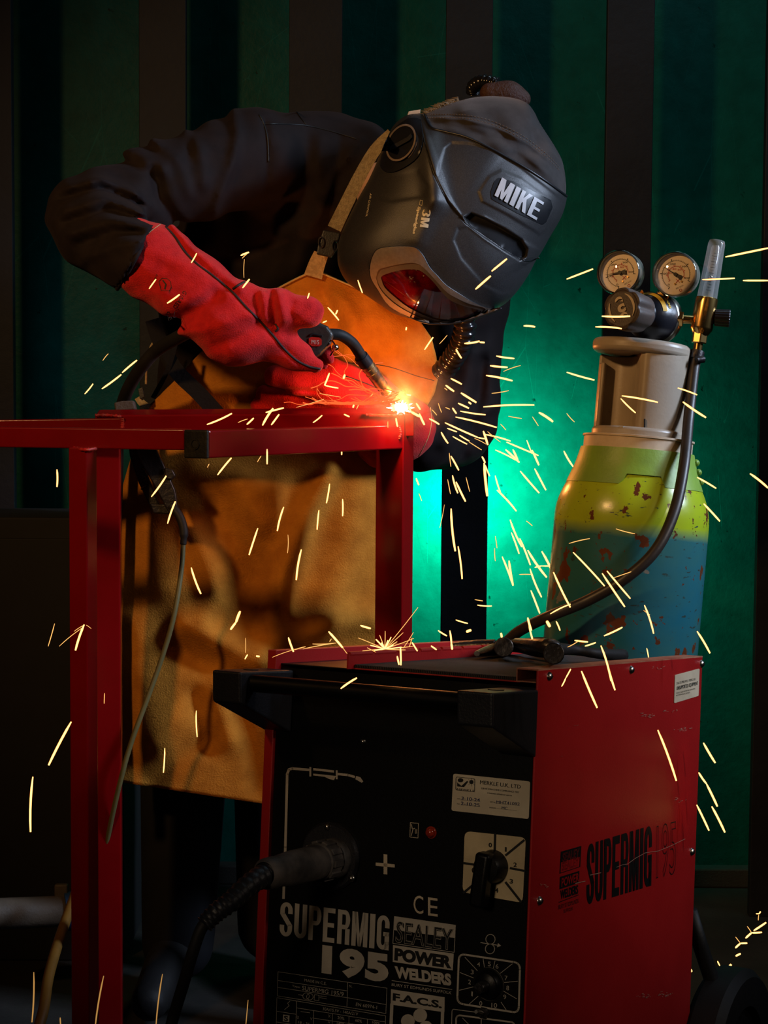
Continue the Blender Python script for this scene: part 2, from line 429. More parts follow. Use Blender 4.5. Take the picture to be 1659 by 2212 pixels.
def patch(name, poly, mapper, m, parent, off=0.004, back=0.006, step=7, holes=(), **k):
    """a moulded plate of real thickness following the surface under it"""
    poly = [tuple(map(float, p)) for p in poly]
    pts = []; edges = []
    def addloop(L):
        n0 = len(pts)
        out = []
        for i in range(len(L)):
            a = np.array(L[i]); b = np.array(L[(i+1) % len(L)]); q = max(1, int(np.linalg.norm(b-a)/step))
            for j in range(q): out.append(a+(b-a)*j/q)
        pts.extend(Vector((p[0], p[1])) for p in out)
        edges.extend((n0+i, n0+(i+1) % len(out)) for i in range(len(out)))
        return list(range(n0, n0+len(out)))
    def inside(x, y, L):
        c = False; n = len(L)
        for i in range(n):
            x1, y1 = L[i]; x2, y2 = L[i-1]
            if (y1 > y) != (y2 > y) and x < (x2-x1)*(y-y1)/(y2-y1)+x1: c = not c
        return c
    loops = [addloop(poly)]+[addloop(h) for h in holes]
    xs = [p[0] for p in poly]; ys = [p[1] for p in poly]
    for x in np.arange(min(xs)+step/2, max(xs), step):
        for y in np.arange(min(ys)+step/2, max(ys), step):
            if inside(x, y, poly) and not any(inside(x, y, h) for h in holes): pts.append(Vector((x, y)))
    r = delaunay_2d_cdt(pts, edges, [], 0, 1e-5)
    V2 = r[0]; Fc = []
    for f in r[2]:
        c = sum((V2[i] for i in f), Vector((0, 0)))/len(f)
        if inside(c.x, c.y, poly) and not any(inside(c.x, c.y, h) for h in holes): Fc.append(list(f))
    n = len(V2)
    top = [mapper(v.x, v.y, off) for v in V2]; bot = [mapper(v.x, v.y, off-back) for v in V2]
    cnt = {}
    for f in Fc:
        for i in range(len(f)):
            e = (f[i], f[(i+1) % len(f)]); cnt[e] = cnt.get(e, 0)+1
    sides = [[a, b, b+n, a+n] for (a, b) in cnt if (b, a) not in cnt]
    return mesh_obj(name, top+bot, Fc+[[i+n for i in reversed(f)] for f in Fc]+sides, m, parent, **k)
# ================================================================== the room
WY = 4.06
PY = 3.80
WALL = (Vector((0, WY, 0)), Vector((0, -1, 0)))
POSTS = (Vector((0, PY, 0)), Vector((0, -1, 0)))
def WX(px, py=600): return onpl(px, py, POSTS).x
# green painted steel: mottled paint, scratches, chips
m = mat('wall_green', (0.002, 0.088, 0.070), rough=0.45, col2=(0.0015, 0.060, 0.047), nscale=22, nlo=0.3, nhi=0.7, col3=(0.001, 0.014, 0.010), n3scale=34, n3lo=0.68, n3hi=0.73, bump=0.25, bscale=70, spec=0.12)
nt = m.node_tree; N = nt.nodes; L = nt.links; b = N['Principled BSDF']
src = b.inputs['Base Color'].links[0].from_socket
tc = N.new('ShaderNodeTexCoord')
for sc, th, colr, rot in ((3.2, 0.0025, (0.02, 0.36, 0.28), 0.6), (5.0, 0.002, (0.03, 0.33, 0.3), 1.9), (2.1, 0.0025, (0.0, 0.03, 0.02), 2.6)):
    mp = N.new('ShaderNodeMapping'); mp.inputs['Rotation'].default_value = (0, rot, 0); mp.inputs['Scale'].default_value = (sc, sc, sc*0.18)
    L.new(tc.outputs['Object'], mp.inputs[0])
    vo = N.new('ShaderNodeTexVoronoi'); vo.feature = 'DISTANCE_TO_EDGE'; vo.inputs['Scale'].default_value = 2.2; L.new(mp.outputs[0], vo.inputs['Vector'])
    nn = N.new('ShaderNodeTexNoise'); nn.inputs['Scale'].default_value = 3.5; L.new(tc.outputs['Object'], nn.inputs['Vector'])
    a = N.new('ShaderNodeMath'); a.operation = 'LESS_THAN'; a.inputs[1].default_value = th; L.new(vo.outputs['Distance'], a.inputs[0])
    g = N.new('ShaderNodeMath'); g.operation = 'GREATER_THAN'; g.inputs[1].default_value = 0.52; L.new(nn.outputs['Fac'], g.inputs[0])
    q = N.new('ShaderNodeMath'); q.operation = 'MULTIPLY'; L.new(a.outputs[0], q.inputs[0]); L.new(g.outputs[0], q.inputs[1])
    q2 = N.new('ShaderNodeMath'); q2.operation = 'MULTIPLY'; q2.inputs[1].default_value = 0.11; L.new(q.outputs[0], q2.inputs[0])
    mx = N.new('ShaderNodeMix'); mx.data_type = 'RGBA'; L.new(q2.outputs[0], mx.inputs['Factor']); L.new(src, mx.inputs[6]); mx.inputs[7].default_value = (*colr, 1)
    src = mx.outputs[2]
L.new(src, b.inputs['Base Color'])
mat('strip_dark', (0.012, 0.015, 0.022), rough=0.6, spec=.3, col2=(0.007, 0.008, 0.011), nscale=6, nlo=0.3, nhi=0.7, col3=(0.09, 0.03, 0.02), n3scale=5, n3lo=0.72, n3hi=0.76, bump=0.2, bscale=60)
mat('floor_concrete', (0.024, 0.021, 0.018), rough=0.8, col2=(0.014, 0.012, 0.010), nscale=7, bump=0.3, bscale=90)
mat('kerb', (0.035, 0.03, 0.025), rough=0.8, nscale=14, bump=0.3)
mat('black_paint', (0.008, 0.008, 0.009), rough=0.55, col2=(0.005, 0.005, 0.005), bump=0.1)
tag(MB().box((0.4, WY+0.04, 1.6), (3.4, 0, 0), (0, 0.04, 0), (0, 0, 1.6)).build('wall_back', 'wall_green', smooth=0), kind='structure')
tag(MB().box((0.4, 2.0, -0.03), (3.4, 0, 0), (0, 3.0, 0), (0, 0, 0.03)).build('floor', 'floor_concrete', smooth=0), kind='structure')
tag(MB().box((0.4, WY-0.02, 0.022), (3.4, 0, 0), (0, 0.02, 0), (0, 0, 0.022)).build('baseboard_back', 'kerb', smooth=0, bevel=0.004), kind='structure')
for i, (a, bb) in enumerate(((-60, 28), (301, 402), (623, 737), (959, 1059), (1304, 1405), (1648, 1760))):
    x0, x1 = WX(a), WX(bb)
    tag(MB().box(((x0+x1)/2, PY+0.012, 1.60), ((x1-x0)/2, 0, 0), (0, 0.012, 0), (0, 0, 1.6)).build('trim_%d' % (i+1), 'strip_dark', smooth=0, bevel=0.0015), kind='structure')

# added dark cupboard for the black area low at the far left
mat('cuboid_black', (0.006, 0.006, 0.007), rough=0.8)
t = empty('dark_cuboid', (-0.95, 3.55, 0), 'low plain black cupboard against the wall at the left edge', 'cuboid')
xr = P(262, 1300, 3.47).x; zt = P(200, 1121, 3.45).z
MB().box(((xr-1.75)/2, 3.60, zt/2), ((xr+1.75)/2, 0, 0), (0, 0.13, 0), (0, 0, zt/2)).build('body', 'cuboid_black', t, smooth=0, bevel=0.004)
for k in range(2):
    xa = -1.70+k*0.62
    dd = MB().box((xa+0.29, 3.462, zt/2+0.02), (0.285, 0, 0), (0, 0.007, 0), (0, 0, zt/2-0.06)).build('door', 'cuboid_black', t, smooth=0, bevel=0.002)
    MB().box((xa+0.53-0.48*k, 3.447, zt*0.6), (0.006, 0, 0), (0, 0.008, 0), (0, 0, 0.05)).build('door_handle', 'black_paint', dd, smooth=0, bevel=0.002)

# pipe offcut with blue collar, and a yellow air hose, low down at the left
mat('pipe_grey', (0.09, 0.068, 0.048), rough=0.6, nscale=12, bump=0.2)
mat('blue_plastic', (0.015, 0.05, 0.15), rough=0.45)
mat('hose_yellow', (0.17, 0.08, 0.012), rough=0.45)
t = empty('pipe_offcut', P(70, 2000, 3.3), 'pale grey pipe lying on the floor with a blue end collar', 'pipe')
cyl(P(-30, 1975, 3.25), P(142, 1968, 3.3), 0.028).build('pipe_body', 'pipe_grey', t)
cyl(P(136, 1968, 3.3), P(170, 1966, 3.31), 0.036).build('collar', 'blue_plastic', t)
MB().box(P(133, 1926, 3.3), D2W((0.012, 0, 0)), D2W((0, 0.014, 0)), D2W((0, 0, 0.008))).build('lug', 'pipe_grey', t, bevel=0.003)
tag(MB().tube(smoothpath([P(182, 1880, 3.2), P(158, 1945, 3.15), P(128, 2030, 3.05), P(105, 2110, 2.95), P(92, 2190, 2.86), P(60, 2290, 2.8)]), 0.009, 12).build('air_hose', 'hose_yellow', smooth=180),
    'thin yellow hose trailing down behind the left leg of the red frame', 'hose')
# ================================================================== the welding machine (leans back a little on its cart)
mat('red_gloss', (0.155, 0.0016, 0.003), rough=0.20, col2=(0.135, 0.0014, 0.0022), nscale=8, spec=0.6, bump=0.04, bscale=120)
mat('red_machine', (0.40, 0.011, 0.012), rough=0.40, col2=(0.34, 0.008, 0.009), nscale=5, bump=0.10, bscale=500, col3=(0.30, 0.015, 0.012), n3scale=30, n3lo=0.70, n3hi=0.75)
mat('red_dusty', (0.36, 0.10, 0.06), rough=0.75, col2=(0.42, 0.20, 0.12), nscale=30, bump=0.2)
mat('panel_black', (0.0025, 0.0025, 0.003), spec=0.3, rough=0.38, bump=0.05, bscale=400)
mat('plastic_black', (0.012, 0.012, 0.016), rough=0.42, bump=0.15, bscale=350)
mat('plastic_dusty', (0.10, 0.085, 0.078), rough=0.6, col2=(0.030, 0.027, 0.027), nscale=28, nlo=0.35, nhi=0.6, bump=0.1)
mat('print_beige', (0.62, 0.52, 0.38), rough=0.6)
mat('print_grey', (0.50, 0.45, 0.38), rough=0.6)
mat('print_black', (0.004, 0.004, 0.004), rough=0.5)
mat('ink_blue', (0.01, 0.02, 0.10), rough=0.5)
mat('label_paper', (0.68, 0.60, 0.45), rough=0.55, col2=(0.58, 0.50, 0.37), nscale=20)
mat('dial_plate', (0.66, 0.53, 0.32), rough=0.4)
mat('steel', (0.55, 0.53, 0.50), rough=0.28, metal=1.0)
mat('steel_dark', (0.10, 0.10, 0.105), rough=0.35, metal=0.9, col2=(0.05, 0.045, 0.045), nscale=40, bump=0.3, bscale=120)
mat('brass', (0.80, 0.50, 0.16), rough=0.22, metal=1.0, col2=(0.7, 0.42, 0.14), nscale=30)
mat('rubber_mat', (0.050, 0.044, 0.040), rough=0.85, col2=(0.035, 0.03, 0.028), bump=0.6, bscale=600)
mat('rubber_black', (0.012, 0.011, 0.011), rough=0.6, bump=0.1, spec=.3)
mat('lamp_red', (0.35, 0.03, 0.01), rough=0.15, coat=0.6)

_R = Vector((2382, 183, 4007)).normalized(); _L = Vector((-6729, -178, 4007)).normalized()
_R = (_R-_L*_R.dot(_L)).normalized()
eR = D2W(_R); eL = D2W(_L); eU = eL.cross(eR).normalized()
if eU.z < 0: eU = -eU
A0 = P(1163, 1446, 1.895)
def proj(p):
    q = p-CAM; x, y, z = q.dot(RGT), -q.dot(UPV), q.dot(fwd)
    return (x/z*F+CX, y/z*F+CY, z)
def solve(dirv, tx, o=None, lo=0, hi=1.0):
    o = o or A0; s = proj(o+dirv*hi)[0] > proj(o)[0]
    a, b = lo, hi
    for _ in range(50):
        mth = (a+b)/2
        if (proj(o+dirv*mth)[0] > tx) == s: b = mth
        else: a = mth
    return (a+b)/2
MW = solve(eL, 583); MD = solve(eR, 1518)
print('machine width, depth', MW, MD, 'up', eU)
def M(u, v, ww): return A0+eL*u+eR*v-eU*ww
FR = (M(0, 0.001, 0), -eR); SD = (M(0, 0, 0), -eL)
def FM(px, py, off=0.0006): return onpl(px, py, FR, off)
def SM(px, py, off=0.0006): return onpl(px, py, SD, off)
MH = 0.60
wm = empty('welding_machine', M(MW/2, MD/2, MH+0.1), 'big red and black box welding machine on its cart with printed front panel', 'welding machine')
def mbox(u0, u1, v0, v1, w0, w1, mb=None):
    mb = mb or MB()
    return mb.box(M((u0+u1)/2, (v0+v1)/2, (w0+w1)/2), eL*(u1-u0)/2, eR*(v1-v0)/2, eU*(w1-w0)/2)
# side panels and back
sp = mbox(0.0, 0.0025, 0.0, MD, 0.0, MH).build('side_panel', 'red_machine', wm, smooth=0, bevel=0.001, label='red right side panel with black lettering')
mbox(MW-0.012, MW, -0.004, MD, 0.0, MH).build('side_panel', 'red_machine', wm, smooth=0, bevel=0.001)
mbox(0.003, MW-0.013, MD-0.004, MD, 0.0155, MH).build('back_panel', 'red_machine', wm, smooth=0)
fp = mbox(0.003, MW-0.0125, 0.001, 0.006, 0.034, MH).build('front_panel', 'panel_black', wm, smooth=0, label='black front panel with pale printing')
mbox(0.003, MW-0.013, 0.02, MD-0.01, MH-0.01, MH).build('base_plate', 'panel_black', wm, smooth=0)
# channel along the right edge, open at the front
ch = MB(); cw = 0.0255; ct = 0.0145
mbox(0.0, cw, 0.0, MD, 0.0, 0.0015, ch); mbox(cw-0.0012, cw, 0.0, MD, 0.0015, ct, ch); mbox(0.0026, cw-0.0012, 0.0, MD, ct-0.0012, ct, ch)
ch.build('edge_channel', 'red_dusty', wm, smooth=0)
mbox(0.0026, cw-0.0013, 0.06, 0.07, 0.0016, ct-0.0013).build('channel_plug', 'panel_black', wm, smooth=0)
# tray and mat
uT = solve(eL, 750, M(0, 0.0, 0.02), 0, 0.5)
mbox(cw, uT, 0.010, MD, ct, ct+0.0015).build('top_tray', 'red_machine', wm, smooth=0, bevel=0.0006)
rm = MB(); NTH = 90
mbox(cw+0.001, uT-0.002, 0.013, MD-0.004, ct-0.004, ct, rm)
for i in range(NTH):
    u = cw+0.002+(uT-cw-0.006)*i/(NTH-1); mbox(u, u+0.0009, 0.0115, 0.013, ct-0.004, ct-0.0008, rm)
rm.build('rubber_mat', 'rubber_mat', wm, smooth=0)
mbox(uT, MW-0.012, 0.006, MD, 0.015, 0.017).build('side_recess', 'panel_black', wm, smooth=0, bevel=0.0006)
mbox(uT-0.001, uT+0.001, 0.0, MD, -0.001, ct+0.001).build('lid_edge', 'red_machine', wm, smooth=0)
hg = MB()
for i in range(9):
    v0 = 0.004+i*MD/9; hg.lathe([(0, 0), (0.0028, 0), (0.0028, MD/9-0.006), (0, MD/9-0.006)], M(uT+0.001, v0, -0.001), eR, 10)
hg.build('hinge', 'red_machine', wm)
mbox(0.003, MW-0.013, 0.006, 0.010, 0.020, 0.05).build('inner_lip', 'panel_black', wm, smooth=0)
# handle
def SMv(px, py):
    q = SM(px, py, 0)-A0; return q.dot(eR), -q.dot(eU)
brk = [SMv(*p) for p in ((1163, 1490), (1062, 1497), (1062, 1572), (1163, 1636))]
vF = brk[1][0]
for u0, u1 in ((-0.0012, 0.040), (MW-0.034, MW+0.004)):
    poly = [M(u0, v if i in (1, 2) else 0.0006, ww) for i, (v, ww) in enumerate(brk)]
    o = MB().prism(poly, eL*(u1-u0)).build('handle_bracket', 'plastic_black', wm, smooth=0, bevel=0.0025, bseg=3)
    uc = (u0+u1)/2
    cyl(M(uc, vF*0.55, brk[1][1]-0.0003), M(uc, vF*0.55, brk[1][1]+0.004), 0.0085).build('bolt_recess', 'print_black', o)
cyl(M(0.036, vF*0.78, brk[1][1]+0.013), M(MW-0.03, vF*0.78, brk[1][1]+0.013), 0.0095, 28).build('handle_bar', 'panel_black', wm)
# screws
def screw(p, n, r, parent, m='steel'):
    o = MB().lathe([(0, r*0.75), (r*0.3, r*0.72), (r*0.62, r*0.56), (r*0.88, r*0.28), (r, 0.0), (r, -0.0008)], p, n, 20).build('screw', m, parent, smooth=60)
    u, v = frame_of(n); c = MB()
    for a, b in ((u, v), (v, u)): c.box(p+n*r*0.72, a*r*0.42, b*r*0.09, n*r*0.06)
    c.build('cross_slot', 'print_black', o, smooth=0)
for px, py in ((1186, 1461), (1363, 1447), (1515, 1434), (1165, 1946), (1494, 1840)): screw(SM(px, py, 0), -eL, 0.0052, wm)
screw(FM(784, 1602, 0), -eR, 0.0038, wm)
# ---- printing on the side
g = MB()
text_on(g, 'SUPERMIG', SM, (1268, 1824), (1408, 1782), (1266, 1955), heavy=True)
poly_on(g, [(1211.8, 1840), (1254, 1828), (1253, 1850), (1210.5, 1863)], SM)
lines_on(g, [(1211.8, 1840), (1254, 1828), (1251.8, 1872), (1209, 1886)], 1.5, SM, closed=True)
text_on(g, 'SEALEY', SM, (1214, 1862.5), (1250, 1851), (1213.3, 1881), bold=0.0, outline=0.012)
poly_on(g, [(1209, 1894), (1251, 1881), (1250, 1907), (1208, 1921)], SM)
text_on(g, 'WELDERS', SM, (1210, 1923), (1248, 1910.5), (1210, 1943), bold=0.03)
lines_on(g, [(1207, 1948.6), (1248.5, 1933)], 1.6, SM)
text_on(g, 'BURY ST EDMUNDS', SM, (1206, 1955), (1249, 1941), (1206, 1964)); text_on(g, 'SUFFOLK', SM, (1217, 1964.5), (1237, 1958), (1217, 1972))
text_on(g, '195', SM, (1418, 1783), (1460, 1772), (1417, 1899), outline=0.007)
g.build('lettering', 'print_black', sp, smooth=0)
g = MB()
text_on(g, 'POWER', SM, (1211.5, 1897), (1249, 1884.5), (1211, 1916), bold=0.02, off=0.0010)
text_on(g, 'SEALEY', SM, (1214, 1843), (1250, 1832), (1213.3, 1862), outline=0.010, off=0.0010)
g.build('knockout_lettering', 'red_machine', sp, smooth=0)
# scratches through the paint
g = MB(); rr = random.Random(3)
sc = [(1330, 1873), (1342, 1868), (1354, 1866), (1370, 1854), (1392, 1842), (1420, 1838), (1445, 1828), (1478, 1812)]
lines_on(g, sc, 0.9, SM, off=0.0012); lines_on(g, [(1273, 1890), (1296, 1885)], 1.4, SM, off=0.0012); lines_on(g, [(1241, 1908), (1262, 1903)], 1.6, SM, off=0.0012)
for cx, cy, n in ((1390, 1545, 16), (1440, 1537, 9), (1470, 1575, 14), (1464, 1728, 7), (1415, 1443, 8), (1240, 1570, 3), (1195, 1637, 2), (1385, 2152, 14), (1435, 2148, 16), (1170, 1912, 5)):
    for _ in range(n):
        a, b_ = cx+rr.gauss(0, 9), cy+rr.gauss(0, 2.4)
        lines_on(g, [(a, b_), (a+rr.uniform(1, 6), b_+rr.uniform(-2.4, 1.2))], rr.uniform(.3, .9), SM, off=0.0012)
mat('scratch', (0.42, 0.26, 0.20), rough=0.7)
tag(g.build('paint_scratches', 'scratch', sp, smooth=0), kind='stuff')
st = MB().prism([SM(x, y, 0.0008) for x, y in rrect((1457, 1458), (1510, 1444), (1508, 1503), (1455, 1519), .05)], eL*0.0006).build('sticker', 'label_paper', wm, smooth=0, label='cream printed sticker')
g = MB()
text_on(g, 'DS & TE (MBGWTE) / MERKLE UK', SM, (1460, 1473.5), (1501, 1464), (1460, 1480), off=0.0011)
text_on(g, 'UNSUPPORTED EQUIPMENT', SM, (1460, 1483), (1506, 1471.5), (1460, 1492), off=0.0011, bold=0.02)
text_on(g, 'CONTACT DS&TE FOR FURTHER INFORMATION', SM, (1459, 1496), (1500, 1486), (1459, 1499), off=0.0011); text_on(g, 'MB G WTE PHONE TEL 01525 83071', SM, (1459, 1501), (1489, 1494), (1459, 1504), off=0.0011)
g.build('sticker_print', 'print_black', st, smooth=0)
# ---- printing on the front
bg = MB(); gr = MB(); bk = MB()
text_on(gr, 'SUPERMIG', FM, (607, 1947), (843, 1979), (604, 2021), heavy=True)
text_on(gr, '195', FM, (697, 2040), (841, 2061), (695, 2104), bold=0.06, spacing=1.1)
ce = MB(); text_on(ce, 'C', FM, (894, 1933), (915, 1936), (894, 1972)); text_on(ce, 'E', FM, (925, 1938), (946, 1941), (925, 1977)); ce.build('ce_mark', 'print_beige', fp, smooth=0)
pg = MB(); poly_on(pg, [(812, 1863), (853, 1867), (853, 1874), (812, 1870)], FM); poly_on(pg, [(829, 1845), (837, 1846), (837, 1889), (829, 1888)], FM); pg.build('plus_symbol', 'print_beige', fp, smooth=0)
# torch drawing
lines_on(gr, [(613, 1940), (617, 1830), (621, 1672), (625, 1662), (632, 1660), (668, 1663)], 5.5, FM)
lines_on(gr, [(731, 1672), (752, 1674), (766, 1678)], 5, FM)
lines_on(gr, [(671, 1658), (671, 1676)], 4, FM); lines_on(gr, [(728, 1665), (728, 1682)], 4, FM)
poly_on(gr, [(677, 1659), (722, 1664), (722, 1669), (677, 1664)], FM); poly_on(gr, [(677, 1671), (726, 1676), (722, 1685), (712, 1683), (702, 1678), (677, 1675)], FM)
poly_on(gr, [(770, 1676), (779, 1679), (785, 1688), (782, 1691), (768, 1683)], FM)
# little icon and its box
lines_on(bg, [(887, 1777), (904.5, 1778.5), (903.5, 1810), (886, 1808)], 1.2, FM, closed=True)
lines_on(bg, [(889.5, 1781), (891, 1790), (893, 1790), (889, 1805)], 1.6, FM); lines_on(bg, [(893, 1790), (896, 1789), (898, 1792), (897.5, 1800), (900, 1800), (900.5, 1791)], 1.1, FM)
# SEALEY block
T = lambda x, y: (800+x/3.615, 1600+y/3.615)
poly_on(gr, [T(190, 1372), T(667, 1440), T(662, 1540), T(184, 1478)], FM)
lines_on(gr, [T(190, 1372), T(667, 1440), T(657, 1652), T(178, 1582)], 1.2, FM, closed=True)
text_on(bk, 'SEALEY', FM, T(212, 1408), T(648, 1472), T(205, 1570), bold=0.02, off=0.0011)
text_on(gr, 'SEALEY', FM, T(208, 1404), T(652, 1468), T(201, 1574), outline=0.006, off=0.0016)
poly_on(gr, [T(178, 1595), T(653, 1662), T(645, 1793), T(176, 1727)], FM)
bp_ = MB(); text_on(bp_, 'POWER', FM, T(195, 1615), T(640, 1680), T(190, 1715), bold=0.055, off=0.0011); bp_.build('power_lettering', 'print_black', fp, smooth=0)
text_on(gr, 'WELDERS', FM, T(190, 1757), T(630, 1820), T(196, 1852), bold=0.055)
lines_on(gr, [T(170, 1872), T(640, 1942)], 1.1, FM); text_on(gr, 'BURY ST EDMUNDS SUFFOLK', FM, T(170, 1892), T(637, 1958), T(168, 1914))
poly_on(gr, [T(163, 1940), T(582, 2003), T(580, 2120), T(160, 2060)], FM); bf_ = MB(); text_on(bf_, 'F.A.C.S.', FM, T(180, 1968), T(562, 2030), T(178, 2028), bold=0.04, off=0.0011); bf_.build('facs_lettering', 'print_black', fp, smooth=0)
lines_on(gr, [T(170, 2060), T(160, 2300)], 7, FM); lines_on(gr, [T(566, 2120), T(560, 2330)], 7, FM)
for a0 in (20, 110, 200, 290):
    an = math.radians(a0); c = T(365+75*math.cos(an), 2215+75*math.sin(an)); poly_on(gr, circ(c, 15, 15, 16), FM)
# wire feed symbol
for c in ((1060, 2028.8), (1059, 2049.6)): lines_on(gr, circ(c, 10, 10.5, 24), 1.6, FM, closed=True)
lines_on(gr, [(1039, 2036), (1078, 2042)], 1.5, FM); poly_on(gr, [(1076, 2037), (1083, 2043), (1074, 2046)], FM)
# second dial frame and digits
lines_on(gr, rrect((992, 2060), (1124, 2080), (1121, 2188), (988, 2167), .13, 5), 4, FM, closed=True)
for s, x, y in (('0', 865, 2050), ('1', 797, 1975), ('2', 777, 1883), ('3', 798, 1805), ('4', 848, 1745), ('5', 932, 1742), ('6', 992, 1760), ('7', 1062, 1852), ('8', 1075, 1930), ('9', 1052, 2000), ('10', 970, 2065)):
    c = T(x, y); hw = 3.0*len(s)*(.45 if s == '1' else 1); text_on(gr, s, FM, (c[0]-hw, c[1]-5.2), (c[0]+hw, c[1]-4.2), (c[0]-hw-.3, c[1]+4.6))
for a, b_ in (((740, 1690), (838, 1795)), ((703, 1810), (808, 1852)), ((697, 1948), (805, 1922)), ((775, 2055), (843, 1995)), ((883, 1706), (893, 1768)), ((975, 1720), (963, 1775)), ((1110, 1742), (1018, 1815)), ((1152, 1877), (1048, 1888)), ((1145, 2015), (1043, 1955)), ((1062, 2100), (1022, 2040))):
    lines_on(gr, [T(*a), T(*b_)], 1.2, FM)
lines_on(gr, rrect(T(640, 2095), T(870, 2125), T(862, 2400), T(632, 2380), .08, 4), 1.5, FM, closed=True)
lines_on(gr, rrect(T(672, 2140), T(1130, 2200), T(1120, 2480), T(668, 2450), .12, 5), 3.5, FM, closed=True)
lines_on(gr, [T(722, 2165), T(790, 2235)], 1.2, FM)
# rating table
Z = lambda x, y: (350+x/3.016, 1700+y/3.016)
for q in ([(758, 1203), (1467, 1310)], [(758, 1203), (753, 1360)], [(1467, 1310), (1460, 1475)], [(753, 1360), (1460, 1475)], [(757, 1260), (1210, 1328)], [(755, 1305), (1208, 1372)], [(1212, 1272), (1206, 1430)], [(1208, 1372), (1462, 1417)],
          [(750, 1372), (1458, 1490)], [(750, 1372), (745, 1600)], [(1458, 1490), (1455, 1640)], [(878, 1393), (872, 1620)], [(876, 1438), (1456, 1530)], [(990, 1456), (986, 1640)], [(1112, 1474), (1108, 1650)], [(1220, 1492), (1217, 1650)], [(1340, 1510), (1337, 1650)], [(748, 1460), (874, 1480)], [(986, 1505), (1456, 1575)], [(747, 1530), (872, 1550)]):
    lines_on(gr, [Z(*p) for p in q], 0.9, FM)
for s, a, b_, c in (('MADE IN C.E.', (930, 1248), (1073, 1272), (930, 1266)), ('SUPERMIG 195/9', (916, 1294), (1186, 1336), (914, 1322)), ('Type:', (850, 1288), (902, 1297), (850, 1305)), ('N.', (1222, 1288), (1240, 1291), (1222, 1304)),
                    ('EN 60974-1', (1266, 1404), (1403, 1425), (1264, 1426)), ('30A/15.5V - 140A/21V', (1050, 1434), (1280, 1470), (1048, 1453)), ('X', (1085, 1482), (1100, 1485), (1084, 1500)), ('20%', (1146, 1492), (1190, 1499), (1145, 1510)), ('60%', (1262, 1510), (1304, 1517), (1261, 1528)),
                    ('100%', (1372, 1524), (1420, 1532), (1371, 1540)), ('U', (882, 1490), (893, 1492), (881, 1508)), ('V', (968, 1500), (982, 1502), (967, 1517)), ('18 - 31', (890, 1524), (960, 1535), (889, 1540)), ('140A', (1142, 1528), (1190, 1536), (1141, 1545)), ('I2', (1085, 1518), (1098, 1520), (1084, 1536))):
    text_on(gr, s, FM, Z(*a), Z(*b_), Z(*c))
poly_on(gr, [Z(790, 1482), Z(832, 1488), Z(830, 1532), Z(788, 1526)], FM); bs_ = MB(); text_on(bs_, 'S', FM, Z(798, 1487), Z(824, 1491), Z(797, 1522), bold=0.03, off=0.0011); bs_.build('table_letter', 'print_black', fp, smooth=0)
for cx in (940, 965): lines_on(gr, circ(Z(cx, 1362+(cx-940)*.15), 7, 7, 18), 0.9, FM, closed=True)
lines_on(gr, [Z(890, 1352), Z(920, 1358)], .9, FM); lines_on(gr, [Z(985, 1368), Z(995, 1370)], .9, FM)
lines_on(gr, [Z(995, 1352), Z(1025, 1357), Z(1023, 1392), Z(993, 1387)], .9, FM, closed=True); lines_on(gr, [Z(1030, 1360), Z(1075, 1367)], .8, FM); lines_on(gr, [Z(1030, 1372), Z(1075, 1380)], .8, FM)
lines_on(gr, [Z(905, 1462), Z(965, 1471)], .8, FM); lines_on(gr, [Z(835, 1395), Z(820, 1408), Z(830, 1425), Z(800, 1450)], 1.0, FM)
gr.build('printed_lettering', 'print_grey', fp, smooth=0); bg.build('status_icon', 'print_beige', fp, smooth=0); bk.build('reversed_lettering', 'print_black', fp, smooth=0)
# service sticker
sq = ((980, 1671), (1146, 1688), (1143, 1769), (976, 1751))
st = MB().prism([FM(x, y, 0.0009) for x, y in rrect(*sq, .06)], eR*0.0007).build('service_sticker', 'label_paper', wm, smooth=0, label='cream service test sticker with printed and handwritten text')
g = MB(); ib = MB()
for s, a, b_, c, bo in (('MERKLE U.K. LTD', (862, 308), (1178, 345), (860, 338), .03), ('SERVICE/MACHINE COMPLIANCE TEST', (870, 364), (1168, 396), (869, 377), .01), ('STANDARD APPLIED IEC 60974-4', (917, 402), (1110, 424), (916, 412), .01),
                        ('DATE', (682, 447), (708, 450), (681, 456), 0), ('DUE', (682, 487), (702, 490), (681, 495), 0), ('CERT No.', (938, 472), (982, 477), (937, 481), 0), ('ENGINEER', (935, 516), (986, 522), (934, 525), 0), ('MERKLE', (680, 370), (820, 384), (679, 386), .02)):
    text_on(g, s, FM, T(*a), T(*b_), T(*c), bold=bo, off=0.0013)
for q in ([(708, 462), (862, 475)], [(708, 500), (862, 514)], [(982, 487), (1170, 505)], [(990, 528), (1148, 545)]): lines_on(g, [T(*p) for p in q], .5, FM, off=0.0013)
lines_on(g, rrect(T(673, 282), T(820, 296), T(818, 398), T(671, 384), .12), 1.1, FM, off=0.0013, closed=True)
poly_on(g, circ(T(708, 308), 6, 4.5), FM, 0.0013); poly_on(g, [T(682, 325), T(715, 352), T(760, 312), T(768, 320), T(735, 362), T(682, 356)], FM, 0.0013)
poly_on(g, circ(T(793, 322), 4.5, 4.5), FM, 0.0013)
for k in range(8):
    an = k*math.pi/4; c = T(793, 322); lines_on(g, [c, (c[0]+9*math.cos(an), c[1]+9*math.sin(an))], .5, FM, off=.0013)
g.build('sticker_print', 'print_black', st, smooth=0)
for s, a, b_, c in (('3-10-24', (716, 434), (860, 450), (714, 460)), ('2-10-25', (712, 474), (858, 490), (710, 500)), ('MHT41092', (988, 466), (1170, 482), (986, 490)), ('MC', (1030, 512), (1076, 517), (1029, 534))):
    text_on(ib, s, FM, T(*a), T(*b_), T(*c), off=0.0013, bold=0.01)
